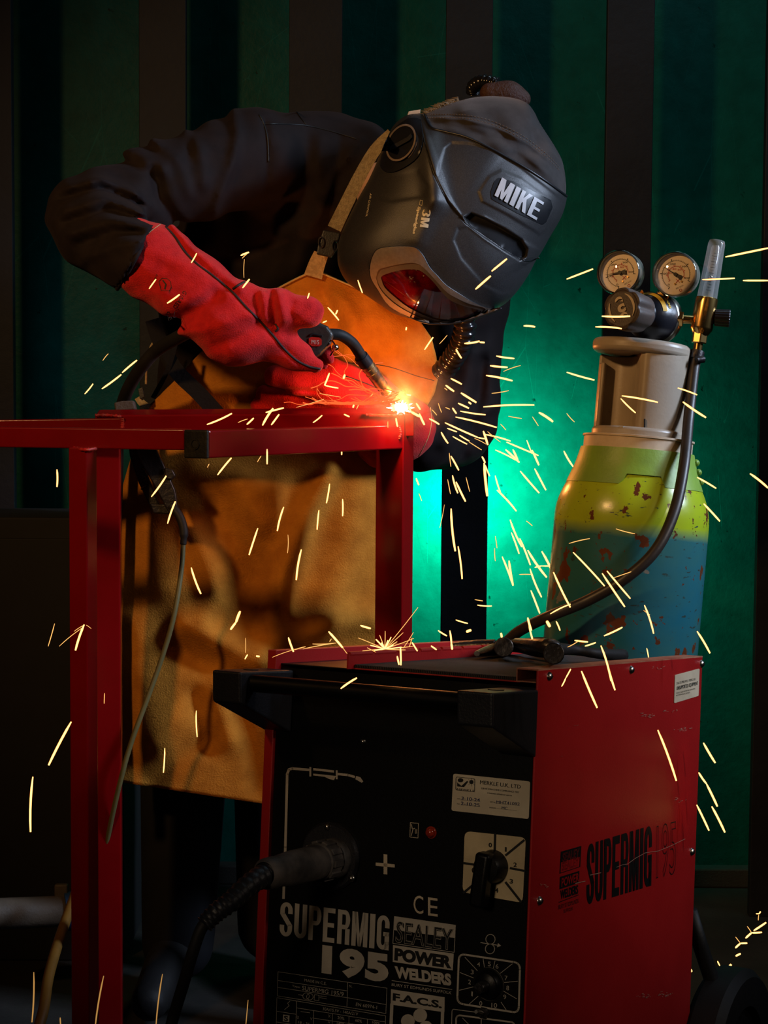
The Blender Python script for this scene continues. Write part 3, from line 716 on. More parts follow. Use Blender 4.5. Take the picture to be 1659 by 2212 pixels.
ib.build('handwriting', 'ink_blue', st, smooth=0)
# voltage switch
dp = MB().prism([FM(x, y, 0.0012) for x, y in rrect((1005, 1795), (1137, 1809), (1130, 1950), (1000, 1927), .1)], eR*0.001).build('switch_plate', 'dial_plate', wm, smooth=0, label='beige switch plate numbered 0 to 6')
g = MB(); kc = (1067, 1871)
for a, b_ in (((1071, 1801), (1070, 1836)), ((1133, 1815), (1094, 1847)), ((1135, 1881), (1104, 1875)), ((1127, 1948), (1094, 1906)), ((1065, 1942), (1066, 1908)), ((1003, 1928), (1034, 1902)), ((1003, 1864), (1030, 1868))):
    lines_on(g, [a, b_], 5, FM, off=0.0016)
for s, x, y in (('0', 942, 812), ('1', 1063, 846), ('2', 1136, 966), ('3', 1106, 1095), ('4', 992, 1165), ('6', 810, 1002)):
    c = T(x, y); hw = 3.6*(.5 if s == '1' else 1); text_on(g, s, FM, (c[0]-hw, c[1]-5), (c[0]+hw, c[1]-4.2), (c[0]-hw-.2, c[1]+5), bold=.03, off=0.0016)
g.build('plate_markings', 'print_black', dp, smooth=0)
kp = FM(*kc, 0); kr = 37*1.87/F
kn = MB().lathe([(0, 0.021), (kr*0.8, 0.020), (kr*0.93, 0.015), (kr, 0.0)], kp, -eR, 40).build('selector_knob', 'panel_black', wm, smooth=50)
kv = (FM(1050, 1935, 0)-FM(1062, 1850, 0)).normalized(); kw = kv.cross(eR).normalized(); kq = FM(1060, 1895, 0)-eR*0.020
MB().box(kq, kv*0.029, kw*0.0085, eR*0.009).build('pointer', 'panel_black', kn, bevel=0.004, bseg=4)
screw(FM(1044, 1876, 0)-eR*0.0215, -eR, 0.0022, kn, 'brass')
# indicator lamp
MB().lathe([(0, 0.007), (0.003, 0.0068), (0.0048, 0.005), (0.0052, 0.001), (0.0066, 0.001), (0.0066, 0)], FM(932, 1798, 0), -eR, 24).build('indicator_lamp', 'lamp_red', wm, smooth=50)
# wire speed knob
kp = FM(1057, 2125.6, 0)
MB().lathe([(0.0175, 0.0012), (0.0175, 0)], kp, -eR, 40).build('dial_ring', 'print_grey', wm)
kn = MB().lathe([(0, 0.010), (0.0125, 0.010), (0.0142, 0.008), (0.0150, 0)], kp, -eR, 40).build('speed_knob', 'panel_black', wm, smooth=50)
MB().lathe([(0, 0.024), (0.0052, 0.024), (0.0058, 0.023), (0.006, 0.009)], kp, -eR, 28).build('knob_cap', 'steel_dark', kn)
tp = FM(1046, 2188, 0)
tg = MB().lathe([(0, 0.004), (0.006, 0.004), (0.007, 0)], tp, -eR, 6).build('toggle_switch', 'steel_dark', wm)
MB().tube([tp-eR*0.003, tp-eR*0.016+eU*0.004, tp-eR*0.019+eU*0.005], [0.0022, 0.003, 0.002], 12).build('toggle_lever', 'steel', tg)
# torch cable connector
cp = FM(716, 1849, 0); fr_ = 77*1.92/F
fl = MB().lathe([(0, 0.006), (fr_*0.93, 0.006), (fr_, 0.003), (fr_, 0)], cp, -eR, 56).build('connector_flange', 'plastic_black', wm, smooth=40)
for px, py in ((713, 1785), (765, 1896), (664, 1890)): screw(FM(px, py, 0)-eR*0.006, -eR, 0.0042, fl)
cq = FM(728, 1852, 0)
cl = MB().lathe([(0, 0.012), (0.0215, 0.012), (0.0225, 0.010), (0.0225, 0.0)], cq-eR*0.006, -eR, 40).build('connector_collar', 'plastic_dusty', wm, smooth=40)
Lb = solve(-eR, 570, cq, 0, 0.4)
print('connector length', Lb)
pl = MB().lathe([(0.0190, 0.016), (0.0205, 0.020), (0.0205, 0.040), (0.0185, 0.041), (0.0190, 0.045), (0.0185, Lb*0.65), (0.0160, Lb*0.86), (0.0170, Lb*0.88), (0.0165, Lb*0.97), (0.0130, Lb)], cq, -eR, 40).build('connector_plug', 'plastic_dusty', wm, smooth=40)
kb = MB(); u, v = frame_of(eR)
for k in range(10):
    an = 2*math.pi*k/10; dr = u*math.cos(an)+v*math.sin(an); tn = dr.cross(eR)
    kb.box(cq-eR*0.030+dr*0.0212, dr*0.0016, tn*0.0038, eR*0.009)
kb.build('grip_ribs', 'plastic_dusty', pl, smooth=0, bevel=0.0008)
e0 = proj(cq-eR*Lb*0.97); de = e0[2]
path = smoothpath([P(e0[0], e0[1], de), P(e0[0]-35, e0[1]+22, de-0.02), P(500, 1946, de-0.04), P(466, 1972, de-0.05), P(441, 1998, de-0.055)], 10)
R = [(27-6*i/len(path)+(1.8 if i % 3 == 0 else -1.2))*1.72/F for i in range(len(path))]
MB().tube(path, R, 24).build('strain_relief', 'plastic_black', wm, smooth=60)
cb = smoothpath([P(446, 1990, de-0.054), P(432, 2012, de-0.057), P(415, 2062, de-0.055), P(398, 2120, de-0.04), P(378, 2185, de-0.02), P(350, 2280, de), P(300, 2420, de+0.15)], 8)
MB().tube(cb, 14*1.72/F, 20).build('torch_lead', 'rubber_black', wm, smooth=180)
# cart under and behind the machine
mbox(0.0, MW, -0.01, MD+0.28, MH, MH+0.02).build('cart_platform', 'black_paint', wm, smooth=0, bevel=0.002)
wr = 195*2.35/F
for pc, inn in ((P(1603, 2292, 2.35), 1),):
    for sgn in (0, 1):
        c = pc + eL*(0.02 + sgn*(MW+0.10))
        wh = MB().lathe([(wr*0.6, -0.024), (wr*0.92, -0.026), (wr, -0.016), (wr, 0.016), (wr*0.92, 0.026), (wr*0.6, 0.024)], c, eL, 56).build('wheel_tyre', 'rubber_black', wm, smooth=40)
        MB().lathe([(0, -0.03), (wr*0.2, -0.03), (wr*0.22, -0.012), (wr*0.6, -0.014), (wr*0.6, 0.014), (wr*0.22, 0.012), (wr*0.2, 0.03), (0, 0.03)], c, eL, 40).build('wheel_hub', 'steel_dark', wh, smooth=40)
    cyl(pc+eL*0.02, pc+eL*(MW+0.12), 0.009).build('axle', 'steel_dark', wm)
MB().tube([P(1490, 1968, 2.32), P(1512, 2040, 2.33), P(1545, 2140, 2.34), P(1590, 2285, 2.35)], 0.010, 16).build('cart_strut', 'black_paint', wm, smooth=180)

# ------------------------------------------------------------------ tools on top of the machine
def T3(u, v, h): return M(u, v, ct-0.004-h)
def topt(px, py, h=0.0):   # a point over the mat from a pixel
    return onpl(px, py, (T3(0, 0, h), eU))
# long-nose welding pliers
t = empty('welding_pliers', topt(1110, 1392, 0), 'open dark steel pliers with hammer-shaped jaws lying on the machine lid', 'pliers')
a = [topt(978, 1396, .008), topt(1030, 1395, .010), topt(1075, 1394, .012)]
MB().tube(smoothpath(a, 5), [0.006+0.004*min(i, 5)/5-(.007 if i == 10 else 0) for i in range(11)], 10, flat=0.8).build('jaw', 'steel_dark', t, smooth=50)
a = [topt(1030, 1412, .007), topt(1062, 1404, .009), topt(1092, 1398, .012)]
MB().tube(smoothpath(a, 5), [0.004+0.006*min(i, 6)/6-(.007 if i == 10 else 0) for i in range(11)], 8, flat=0.8).build('jaw', 'steel_dark', t, smooth=50)
cyl(topt(1088, 1398, 0), topt(1088, 1398, .018), 0.012).build('pivot', 'steel_dark', t, bevel=0.001)
for pts in ([(1090, 1396), (1125, 1400), (1160, 1408), (1200, 1412)], [(1095, 1394), (1140, 1388), (1180, 1386), (1225, 1392)]):
    MB().tube(smoothpath([topt(x, y, .010) for x, y in pts], 6), 0.0065, 10).build('handle', 'rubber_black', t, smooth=180)
# chipping hammer in front
t = empty('chipping_hammer', topt(1200, 1405, 0), 'black chipping hammer lying on the machine lid beside its right edge', 'hammer')
a = [topt(1116, 1388, .020), topt(1150, 1392, .022), topt(1185, 1396, .022), topt(1206, 1400, .020)]
MB().tube(smoothpath(a, 5), [0.0065, .007, .007, .0075, .008, .008, .009, .009, .010, .010, .011, .011, .011, .010, .007, .003], 10, flat=.9).build('head', 'steel_dark', t, smooth=50)
cyl(topt(1196, 1412, 0), topt(1196, 1412, .026), 0.0115, 20).build('striking_face', 'steel_dark', t, bevel=0.001)
a = [topt(1200, 1402, .018), topt(1240, 1404, .016), topt(1290, 1412, .012), topt(1345, 1416, .008)]
MB().tube(smoothpath(a, 6), [0.0085-0.0025*math.sin(i/18*3.1) for i in range(19)], 12).build('handle', 'rubber_black', t, smooth=180)
# ================================================================== gas cylinder behind the machine
mat('cyl_paint', (0.022, 0.12, 0.145), rough=0.26)      # rebuilt below with bands
def band_paint():
    m = MAT['cyl_paint']; nt = m.node_tree; N = nt.nodes; L = nt.links; b = N['Principled BSDF']
    tc = N.new('ShaderNodeTexCoord'); sp = N.new('ShaderNodeVectorMath'); sp.operation = 'DOT_PRODUCT'; sp.inputs[1].default_value = tuple(bax)
    L.new(tc.outputs['Object'], sp.inputs[0])
    n = N.new('ShaderNodeTexNoise'); n.inputs['Scale'].default_value = 30; L.new(tc.outputs['Object'], n.inputs['Vector'])
    ad = N.new('ShaderNodeMath'); ad.operation = 'MULTIPLY_ADD'; ad.inputs[1].default_value = 0.010; L.new(n.outputs['Fac'], ad.inputs[0]); L.new(sp.outputs['Value'], ad.inputs[2])
    mr = N.new('ShaderNodeMapRange'); mr.inputs[1].default_value = bandh-0.003; mr.inputs[2].default_value = bandh+0.016; L.new(ad.outputs[0], mr.inputs[0])
    def noise(sc, lo, hi, st=(1, 1, 1), det=8):
        mp = N.new('ShaderNodeMapping'); mp.inputs['Scale'].default_value = st; L.new(tc.outputs['Object'], mp.inputs[0])
        q = N.new('ShaderNodeTexNoise'); q.inputs['Scale'].default_value = sc; q.inputs['Detail'].default_value = det; q.inputs['Roughness'].default_value = 0.55; L.new(mp.outputs[0], q.inputs['Vector'])
        r = N.new('ShaderNodeMapRange'); r.inputs[1].default_value = lo; r.inputs[2].default_value = hi; L.new(q.outputs['Fac'], r.inputs[0]); return r.outputs[0]
    def mix(f, a, c):
        x = N.new('ShaderNodeMix'); x.data_type = 'RGBA'; L.new(f, x.inputs['Factor'])
        for i, s in ((6, a), (7, c)):
            if isinstance(s, tuple): x.inputs[i].default_value = (*s, 1)
            else: L.new(s, x.inputs[i])
        return x.outputs[2]
    blue = mix(noise(7, .35, .65), (0.012, 0.115, 0.170), (0.034, 0.130, 0.118)); green = mix(noise(11, .35, .65), (0.36, 0.47, 0.012), (0.29, 0.37, 0.02))
    c = mix(mr.outputs[0], blue, green)
    c = mix(noise(60, .64, .68, (1, 1, 3)), c, (0.03, 0.05, 0.045))
    c = mix(noise(24, .66, .67), c, (0.17, 0.17, 0.15))
    c = mix(noise(26, .605, .615, (1, 1, 0.8)), c, (0.115, 0.032, 0.012))
    c = mix(noise(62, .645, .66, (1, 1, 0.9)), c, (0.095, 0.030, 0.014))
    L.new(c, b.inputs['Base Color'])
    bp = N.new('ShaderNodeBump'); bp.inputs['Strength'].default_value = 0.25; bp.inputs['Distance'].default_value = 0.003
    q = N.new('ShaderNodeTexNoise'); q.inputs['Scale'].default_value = 23; q.inputs['Detail'].default_value = 9; L.new(tc.outputs['Object'], q.inputs['Vector'])
    L.new(q.outputs['Fac'], bp.inputs['Height']); L.new(bp.outputs[0], b.inputs['Normal'])
DB = 2.54
bA = P(1338, 1415, DB); bB = P(1398, 735, DB); bax = (bB-bA).normalized(); px_m = DB/F
def bh(y): return (1415-y)*px_m*1.004       # height on the axis from a pixel row
bfront = -(fwd-bax*fwd.dot(bax)).normalized()      # towards the camera
bside = bax.cross(bfront).normalized()
if bside.dot(RGT) < 0: bside = -bside
BB = (bA-A0).dot(eU)+MH-0.002
print('bottle base', BB)
gc = empty('gas_cylinder', bA-bax*BB, 'squat gas bottle with scuffed yellow-green shoulder and blue body behind the machine', 'gas cylinder')
r = lambda q: q*px_m
prof = [(0, -BB), (r(150), -BB), (r(166), -BB+0.02), (r(166), bh(1135)), (r(165.5), bh(1115)), (r(163), bh(1098)), (r(158), bh(1080)), (r(151), bh(1062)), (r(143), bh(1046)), (r(130), bh(1020)), (r(118), bh(985)), (r(110), bh(960)), (0, bh(960))]
q = spx(prof[3:11], 4)
body = MB().lathe(prof[:3]+[tuple(x) for x in q]+prof[11:], bA, bax, 96)
bo = body.build('bottle_body', 'cyl_paint', gc, smooth=60)
cen = (np.array([tuple(v) for v in body.v]).min(0)+np.array([tuple(v) for v in body.v]).max(0))/2
bandh = (Vector((bA+bax*bh(1148)))-Vector(cen)).dot(bax)
band_paint()
mat('collar_green', (0.20, 0.34, 0.035), rough=0.45, col2=(0.17, 0.29, 0.04), nscale=14, bump=0.1)
mat('ring_cream', (0.55, 0.44, 0.32), rough=0.5, nscale=20, col2=(0.42, 0.32, 0.22))
mat('cap_grey', (0.33, 0.27, 0.20), rough=0.38, col2=(0.28, 0.23, 0.175), nscale=10, col3=(0.12, 0.08, 0.05), n3scale=22, n3lo=0.68, n3hi=0.74, bump=0.06)
# collar with an arched notch towards the camera
mb = MB(); n = 120; rows = 8; th = 0.004
def notch(an):
    # an = angle from bfront towards bside
    x = math.sin(an)*146
    if math.cos(an) < 0: return 0
    xl, xr = -48, 42
    if xl < x < xr: return min(1, (x-xl)/9, (xr-x)/4)*22
    return 0
vs = []
for i in range(n):
    an = 2*math.pi*i/n; dr = bfront*math.cos(an)+bside*math.sin(an)
    yb = 1051-notch(an)
    for k in range(rows+1):
        y = yb+(974-yb)*k/rows
        rad = np.interp(y, [974, 1010, 1051], [122, 131, 147])
        vs.append((dr, rad*px_m, bh(y)))
for dr, rad, h in vs: mb.v.append(bA+bax*h+dr*rad)
N0 = len(mb.v)
for dr, rad, h in vs: mb.v.append(bA+bax*h+dr*(rad-th))
R1 = rows+1
for i in range(n):
    j = (i+1) % n
    for k in range(rows):
        mb.f.append([i*R1+k, j*R1+k, j*R1+k+1, i*R1+k+1]); mb.f.append([N0+i*R1+k, N0+i*R1+k+1, N0+j*R1+k+1, N0+j*R1+k])
    mb.f.append([i*R1, N0+i*R1, N0+j*R1, j*R1]); mb.f.append([i*R1+rows, j*R1+rows, N0+j*R1+rows, N0+i*R1+rows])
co = mb.build('shoulder_collar', 'collar_green', gc, smooth=40, label='yellow-green plastic shoulder collar')
kb = MB()
for k in range(3):
    for s in (0.0, 0.28):
        an = 1.32+s; dr = bfront*math.cos(an)+bside*math.sin(an); y = 990+k*20
        kb.ball(bA+bax*bh(y)+dr*(np.interp(y, [974, 1051], [122, 147])*px_m), 0.005, 10)
kb.build('collar_bumps', 'collar_green', co)
MB().lathe([(r(100), bh(975)), (r(117), bh(976)), (r(117), bh(951)), (r(120), bh(950)), (r(120), bh(946)), (r(108), bh(945)), (r(60), bh(945))], bA, bax, 72).build('neck_ring', 'ring_cream', gc, smooth=35)
# valve guard: stout open tulip cap
def bpx(px, py, d): return P(px, py, d)
gd = MB(); DC = DB
cc = P(1424, 850, DB); 
def BH(px, y): # point on the axis height y shifted sideways by px offset from axis
    return bA+bax*bh(y)+bside*(px*px_m)
# main solid half: a D-shaped column on the right
def dcol(sec, y0, y1, nm, m, taper=1.0, bev=0.004):
    b0 = [BH(x, y0)+bfront*(z*px_m) for x, z in sec]; b1 = [BH(x*taper, y1)+bfront*(z*px_m*taper) for x, z in sec]
    k = len(sec); mb = MB().add(b0+b1, [tuple(range(k)), tuple(range(2*k-1, k-1, -1))]+[(i, (i+1) % k, k+(i+1) % k, k+i) for i in range(k)])
    return mb.build(nm, m, gc, smooth=40, bevel=bev, bseg=3)
sec = [(-20, 66)]+[(-20+2, 74)]+[(90*math.sin(a)*1.0+5, 82*math.cos(a)) for a in np.linspace(-0.15, 2.6, 26)]+[(-20, -55)]
dcol(sec, 952, 752, 'valve_guard', 'cap_grey', 1.03)
# thin curved back shell on the left, set back so its inside shows
sh = MB(); secs = []
for t_ in np.linspace(0, 1, 16):
    y = 948+(760-948)*t_
    rad = 96-10*math.sin(t_*3.1)-4*t_
    for an in np.linspace(math.radians(-112), math.radians(-215), 20):
        for rr_ in (rad, rad-9): secs.append((an, rr_, y))
V_ = []
for an, rr_, y in secs: V_.append(BH(rr_*math.sin(an), y)+bfront*(rr_*math.cos(an)*0.9*px_m))
Fq = []
def ix(t_, a_, s): return (t_*20+a_)*2+s
for t_ in range(15):
    for a_ in range(19):
        Fq += [[ix(t_, a_, 0), ix(t_, a_+1, 0), ix(t_+1, a_+1, 0), ix(t_+1, a_, 0)], [ix(t_, a_, 1), ix(t_+1, a_, 1), ix(t_+1, a_+1, 1), ix(t_, a_+1, 1)]]
    Fq += [[ix(t_, 0, 0), ix(t_+1, 0, 0), ix(t_+1, 0, 1), ix(t_, 0, 1)], [ix(t_, 19, 0), ix(t_, 19, 1), ix(t_+1, 19, 1), ix(t_+1, 19, 0)]]
for a_ in range(19):
    Fq += [[ix(0, a_, 0), ix(0, a_, 1), ix(0, a_+1, 1), ix(0, a_+1, 0)], [ix(15, a_, 0), ix(15, a_+1, 0), ix(15, a_+1, 1), ix(15, a_, 1)]]
# keep only the far arc open towards the camera-left: cut a window in front
dcol([(-95, -34), (-93, -28), (-84, -30), (-62, -33), (-42, -26), (-28, -8), (-20, 22), (-12, 22), (-12, -70), (-60, -76), (-88, -52)], 948, 772, 'guard_hollow', 'cap_grey', 1.0, .002)
sec2 = [(-88, -10), (-62, -52), (-18, -66), (-18, -58), (-56, -44), (-78, -6)]
dcol([(-96, -22), (-92, -6), (-85, -4), (-80, -20), (-80, -44), (-92, -44)], 948, 790, 'guard_post', 'cap_grey', 1.0, 0.003)
rim = [(112*math.cos(a)*(1.0 if math.cos(a) < 0 else 0.9)-4, 92*math.sin(a)) for a in np.linspace(0, 2*math.pi, 48)[:-1]]
b0 = [BH(x, 771+x*0.03)+bfront*(z*px_m) for x, z in rim]; b1 = [BH(x, 741+x*0.03)+bfront*(z*px_m) for x, z in rim]
k = len(rim); ri = [(x*0.38+20, z*0.45) for x, z in rim]; c0 = [BH(x, 771)+bfront*(z*px_m) for x, z in ri]; c1 = [BH(x, 741)+bfront*(z*px_m) for x, z in ri]
mb = MB().add(b0+b1+c0+c1, [(i, (i+1) % k, k+(i+1) % k, k+i) for i in range(k)]+[(2*k+i, 3*k+i, 3*k+(i+1) % k, 2*k+(i+1) % k) for i in range(k)]
              + [(k+i, k+(i+1) % k, 3*k+(i+1) % k, 3*k+i) for i in range(k)]+[(i, 2*k+i, 2*k+(i+1) % k, (i+1) % k) for i in range(k)])
mb.build('guard_handle_rim', 'cap_grey', gc, smooth=50, bevel=0.007, bseg=4)
MB().lathe([(0, bh(951)), (r(100), bh(951)), (r(100), bh(932)), (r(94), bh(928)), (0, bh(928))], bA+bside*(-2*px_m), bax, 56).build('guard_base', 'cap_grey', gc, smooth=40, bevel=0.002)
cyl(P(1345, 938, DB-0.052), P(1345, 921, DB-0.052), 0.0055, 6).build('guard_bolt', 'steel', gc)
o = MB().box(P(1392, 930, DB-0.0545), D2W((0.0008, 0, 0)), D2W((0, 0.016, 0)), D2W((0, 0, 0.002))).build('guard_slot', 'print_black', gc, smooth=0)
MB().lathe([(0, 0), (r(16), 0.0), (r(13), -0.002)], P(1461, 792, DB-0.041), D2W((0.5, 0.05, -0.86)), 24).build('moulded_recess', 'plastic_dusty', gc)
mat('brass_body', (0.80, 0.50, 0.16), rough=0.22, metal=1.0, col2=(0.7, 0.42, 0.14), nscale=30)
cyl(BH(0, 950), BH(0, 720), r(14)).build('valve_stem', 'brass', gc)

# ================================================================== regulator
mat('reg_black', (0.012, 0.012, 0.016), rough=0.30, bump=0.05)
mat('knob_brown', (0.060, 0.042, 0.034), rough=0.5, bump=0.15, bscale=500)
mat('chrome', (0.75, 0.72, 0.66), rough=0.12, metal=1.0)
mat('gauge_case', (0.45, 0.47, 0.40), rough=0.30, metal=0.8)
mat('gauge_face', (0.80, 0.68, 0.52), rough=0.5, nscale=8, col2=(0.76, 0.64, 0.48))
mat('print_red', (0.50, 0.03, 0.02), rough=0.5)
mat('reg_yellow', (0.75, 0.45, 0.03), rough=0.45)
mat('logo_cream', (0.50, 0.40, 0.28), rough=0.5)
def clear(name, col=(1, 1, 1), rough=0.02):
    m = bpy.data.materials.new(name); m.use_nodes = True; N = m.node_tree.nodes; L = m.node_tree.links
    for q_ in list(N): N.remove(q_)
    o = N.new('ShaderNodeOutputMaterial'); t_ = N.new('ShaderNodeBsdfTransparent'); t_.inputs[0].default_value = (*col, 1)
    g_ = N.new('ShaderNodeBsdfGlossy'); g_.inputs['Roughness'].default_value = rough; fz = N.new('ShaderNodeFresnel'); fz.inputs[0].default_value = 1.5
    mx = N.new('ShaderNodeMixShader'); L.new(fz.outputs[0], mx.inputs[0]); L.new(t_.outputs[0], mx.inputs[1]); L.new(g_.outputs[0], mx.inputs[2]); L.new(mx.outputs[0], o.inputs[0]); MAT[name] = m
def milky(name, k=.10):
    m = bpy.data.materials.new(name); m.use_nodes = True; N = m.node_tree.nodes; L = m.node_tree.links
    for q_ in list(N): N.remove(q_)
    o = N.new('ShaderNodeOutputMaterial'); t_ = N.new('ShaderNodeBsdfTransparent'); t_.inputs[0].default_value = (.97, .97, .97, 1)
    d_ = N.new('ShaderNodeBsdfDiffuse'); d_.inputs[0].default_value = (.9, .9, .9, 1); g_ = N.new('ShaderNodeBsdfGlossy'); g_.inputs['Roughness'].default_value = .12
    m1 = N.new('ShaderNodeMixShader'); m1.inputs[0].default_value = k; L.new(t_.outputs[0], m1.inputs[1]); L.new(d_.outputs[0], m1.inputs[2])
    m2 = N.new('ShaderNodeMixShader'); m2.inputs[0].default_value = .05; L.new(m1.outputs[0], m2.inputs[1]); L.new(g_.outputs[0], m2.inputs[2]); L.new(m2.outputs[0], o.inputs[0]); MAT[name] = m
milky('tube_plastic')
clear('clear_plastic', (0.97, 0.96, 0.95))
rg = empty('gas_regulator', P(1395, 735, DB), 'black gas regulator with two round gauges and brass flow tube on the bottle valve', 'gas regulator')
DRG = DB-0.01
ax0 = D2W((-0.62, 0.02, -0.78)).normalized()       # knob faces left of the camera
rc = P(1413, 686, DRG)
kc3 = P(1343, 666, DRG-0.075)
ax0 = (kc3-rc).normalized()
u_ = (RGT-ax0*RGT.dot(ax0)).normalized(); v_ = ax0.cross(u_)
if v_.dot(UPV) > 0: v_ = -v_                         # v_ points down the picture
rb = MB().lathe([(0, -0.016), (0.034, -0.016), (0.034, -0.004), (0.0335, -0.003), (0.033, 0.020), (0.026, 0.030), (0.021, 0.034), (0.021, 0.046), (0, 0.046)], rc, ax0, 56)
rbo = rb.build('regulator_body', 'reg_black', rg, smooth=35)
MB().lathe([(0, -0.022), (0.0335, -0.022), (0.0352, -0.018), (0.0352, -0.008), (0.034, -0.006)], rc, ax0, 56).build('back_housing', 'gauge_case', rg, smooth=35)
# knob: six-lobed
mb = MB(); n = 96; Lk = (kc3-rc).length
for h, sc_, lob in ((0.040, 0.022, 0), (0.046, 0.0265, .6), (0.060, 0.028, 1), (Lk-0.006, 0.029, 1), (Lk-0.001, 0.028, .8), (Lk, 0.0255, .4), (Lk-0.001, 0.024, 0)):
    for i in range(n):
        a_ = 2*math.pi*i/n; q_ = sc_*(1+0.02*lob-0.13*lob*(0.5+0.5*math.cos(6*a_))**3)
        mb.v.append(rc+ax0*h+(u_*math.cos(a_)+v_*math.sin(a_))*q_)
for k_ in range(6):
    for i in range(n): mb.f.append([k_*n+i, k_*n+(i+1) % n, (k_+1)*n+(i+1) % n, (k_+1)*n+i])
mb.f.append([6*n+i for i in range(n)])
kn = mb.build('adjusting_knob', 'knob_brown', rg, smooth=50)
def disc_map(c, u, v, nrm):
    def mp(x, y, off): return c+u*x+v*y+nrm*off
    return mp
km = disc_map(kc3, u_, v_, ax0); g = MB()
ru = math.radians(-20)
def rt(x, y): return (x*math.cos(ru)-y*math.sin(ru), x*math.sin(ru)+y*math.cos(ru))
text_on(g, 'e', km, rt(-0.006, -0.017), rt(0.006, -0.017), rt(-0.006, -0.006), bold=.05, off=.0006)
text_on(g, 'c', km, rt(-0.006, -0.006), rt(0.006, -0.006), rt(-0.006, 0.006), bold=.05, off=.0006)
text_on(g, 'e', km, rt(-0.006, 0.006), rt(0.006, 0.006), rt(-0.006, 0.017), bold=.05, off=.0006)
for a0, a1 in ((math.radians(120), math.radians(205)), (math.radians(-75), math.radians(35))):
    N_ = 14
    for i in range(N_):
        s0, s1 = i/N_, (i+1)/N_; A_, B_ = a0+(a1-a0)*s0, a0+(a1-a0)*s1; w0, w1 = .0008+.0028*math.sin(3.14*s0), .0008+.0028*math.sin(3.14*s1)
        g.add([km(.0205*math.cos(A_), .0205*math.sin(A_), .0006), km(.0205*math.cos(B_), .0205*math.sin(B_), .0006), km((.0205-w1)*math.cos(B_), (.0205-w1)*math.sin(B_), .0006), km((.0205-w0)*math.cos(A_), (.0205-w0)*math.sin(A_), .0006)], [(0, 1, 2, 3)])
g.build('knob_logo', 'logo_cream', kn, smooth=0)
g = MB(); cm = lambda a_, h, rr_: rc+ax0*h+(u_*math.cos(a_)+v_*math.sin(a_))*rr_
for i in range(16):                                  # yellow arc on the shoulder, top right
    A_, B_ = math.radians(-100+95*i/16), math.radians(-100+95*(i+1)/16)
    g.add([cm(A_, .0218, .0323), cm(B_, .0218, .0323), cm(B_, .0272, .0287), cm(A_, .0272, .0287)], [(0, 1, 2, 3)])
g.build('yellow_arc', 'reg_yellow', rbo, smooth=0)
g = MB()
s_ = 'CONTROL 500'
for i, ch_ in enumerate(s_):
    if ch_ == ' ': continue
    A_ = math.radians(-112+104*i/len(s_)); wdt = .0026
    mpf = lambda x, y, off, A_=A_: cm(A_+x/.034, .0125+y, .0341)
    text_on(g, ch_, mpf, (-wdt, .006), (wdt, .006), (-wdt, -.001), bold=.03)
g.build('curved_lettering', 'reg_yellow', rbo, smooth=0)
g = MB()
for i, ch_ in enumerate('ARGON'):
    A_ = math.radians(-88+62*i/5); mpf = lambda x, y, off, A_=A_: cm(A_+x/.031, .0245+y*0.8, .0312)
    text_on(g, ch_, mpf, (-.0014, .0018), (.0014, .0018), (-.0014, -.0018), bold=.03)
g.build('arc_lettering', 'print_black', rbo, smooth=0)
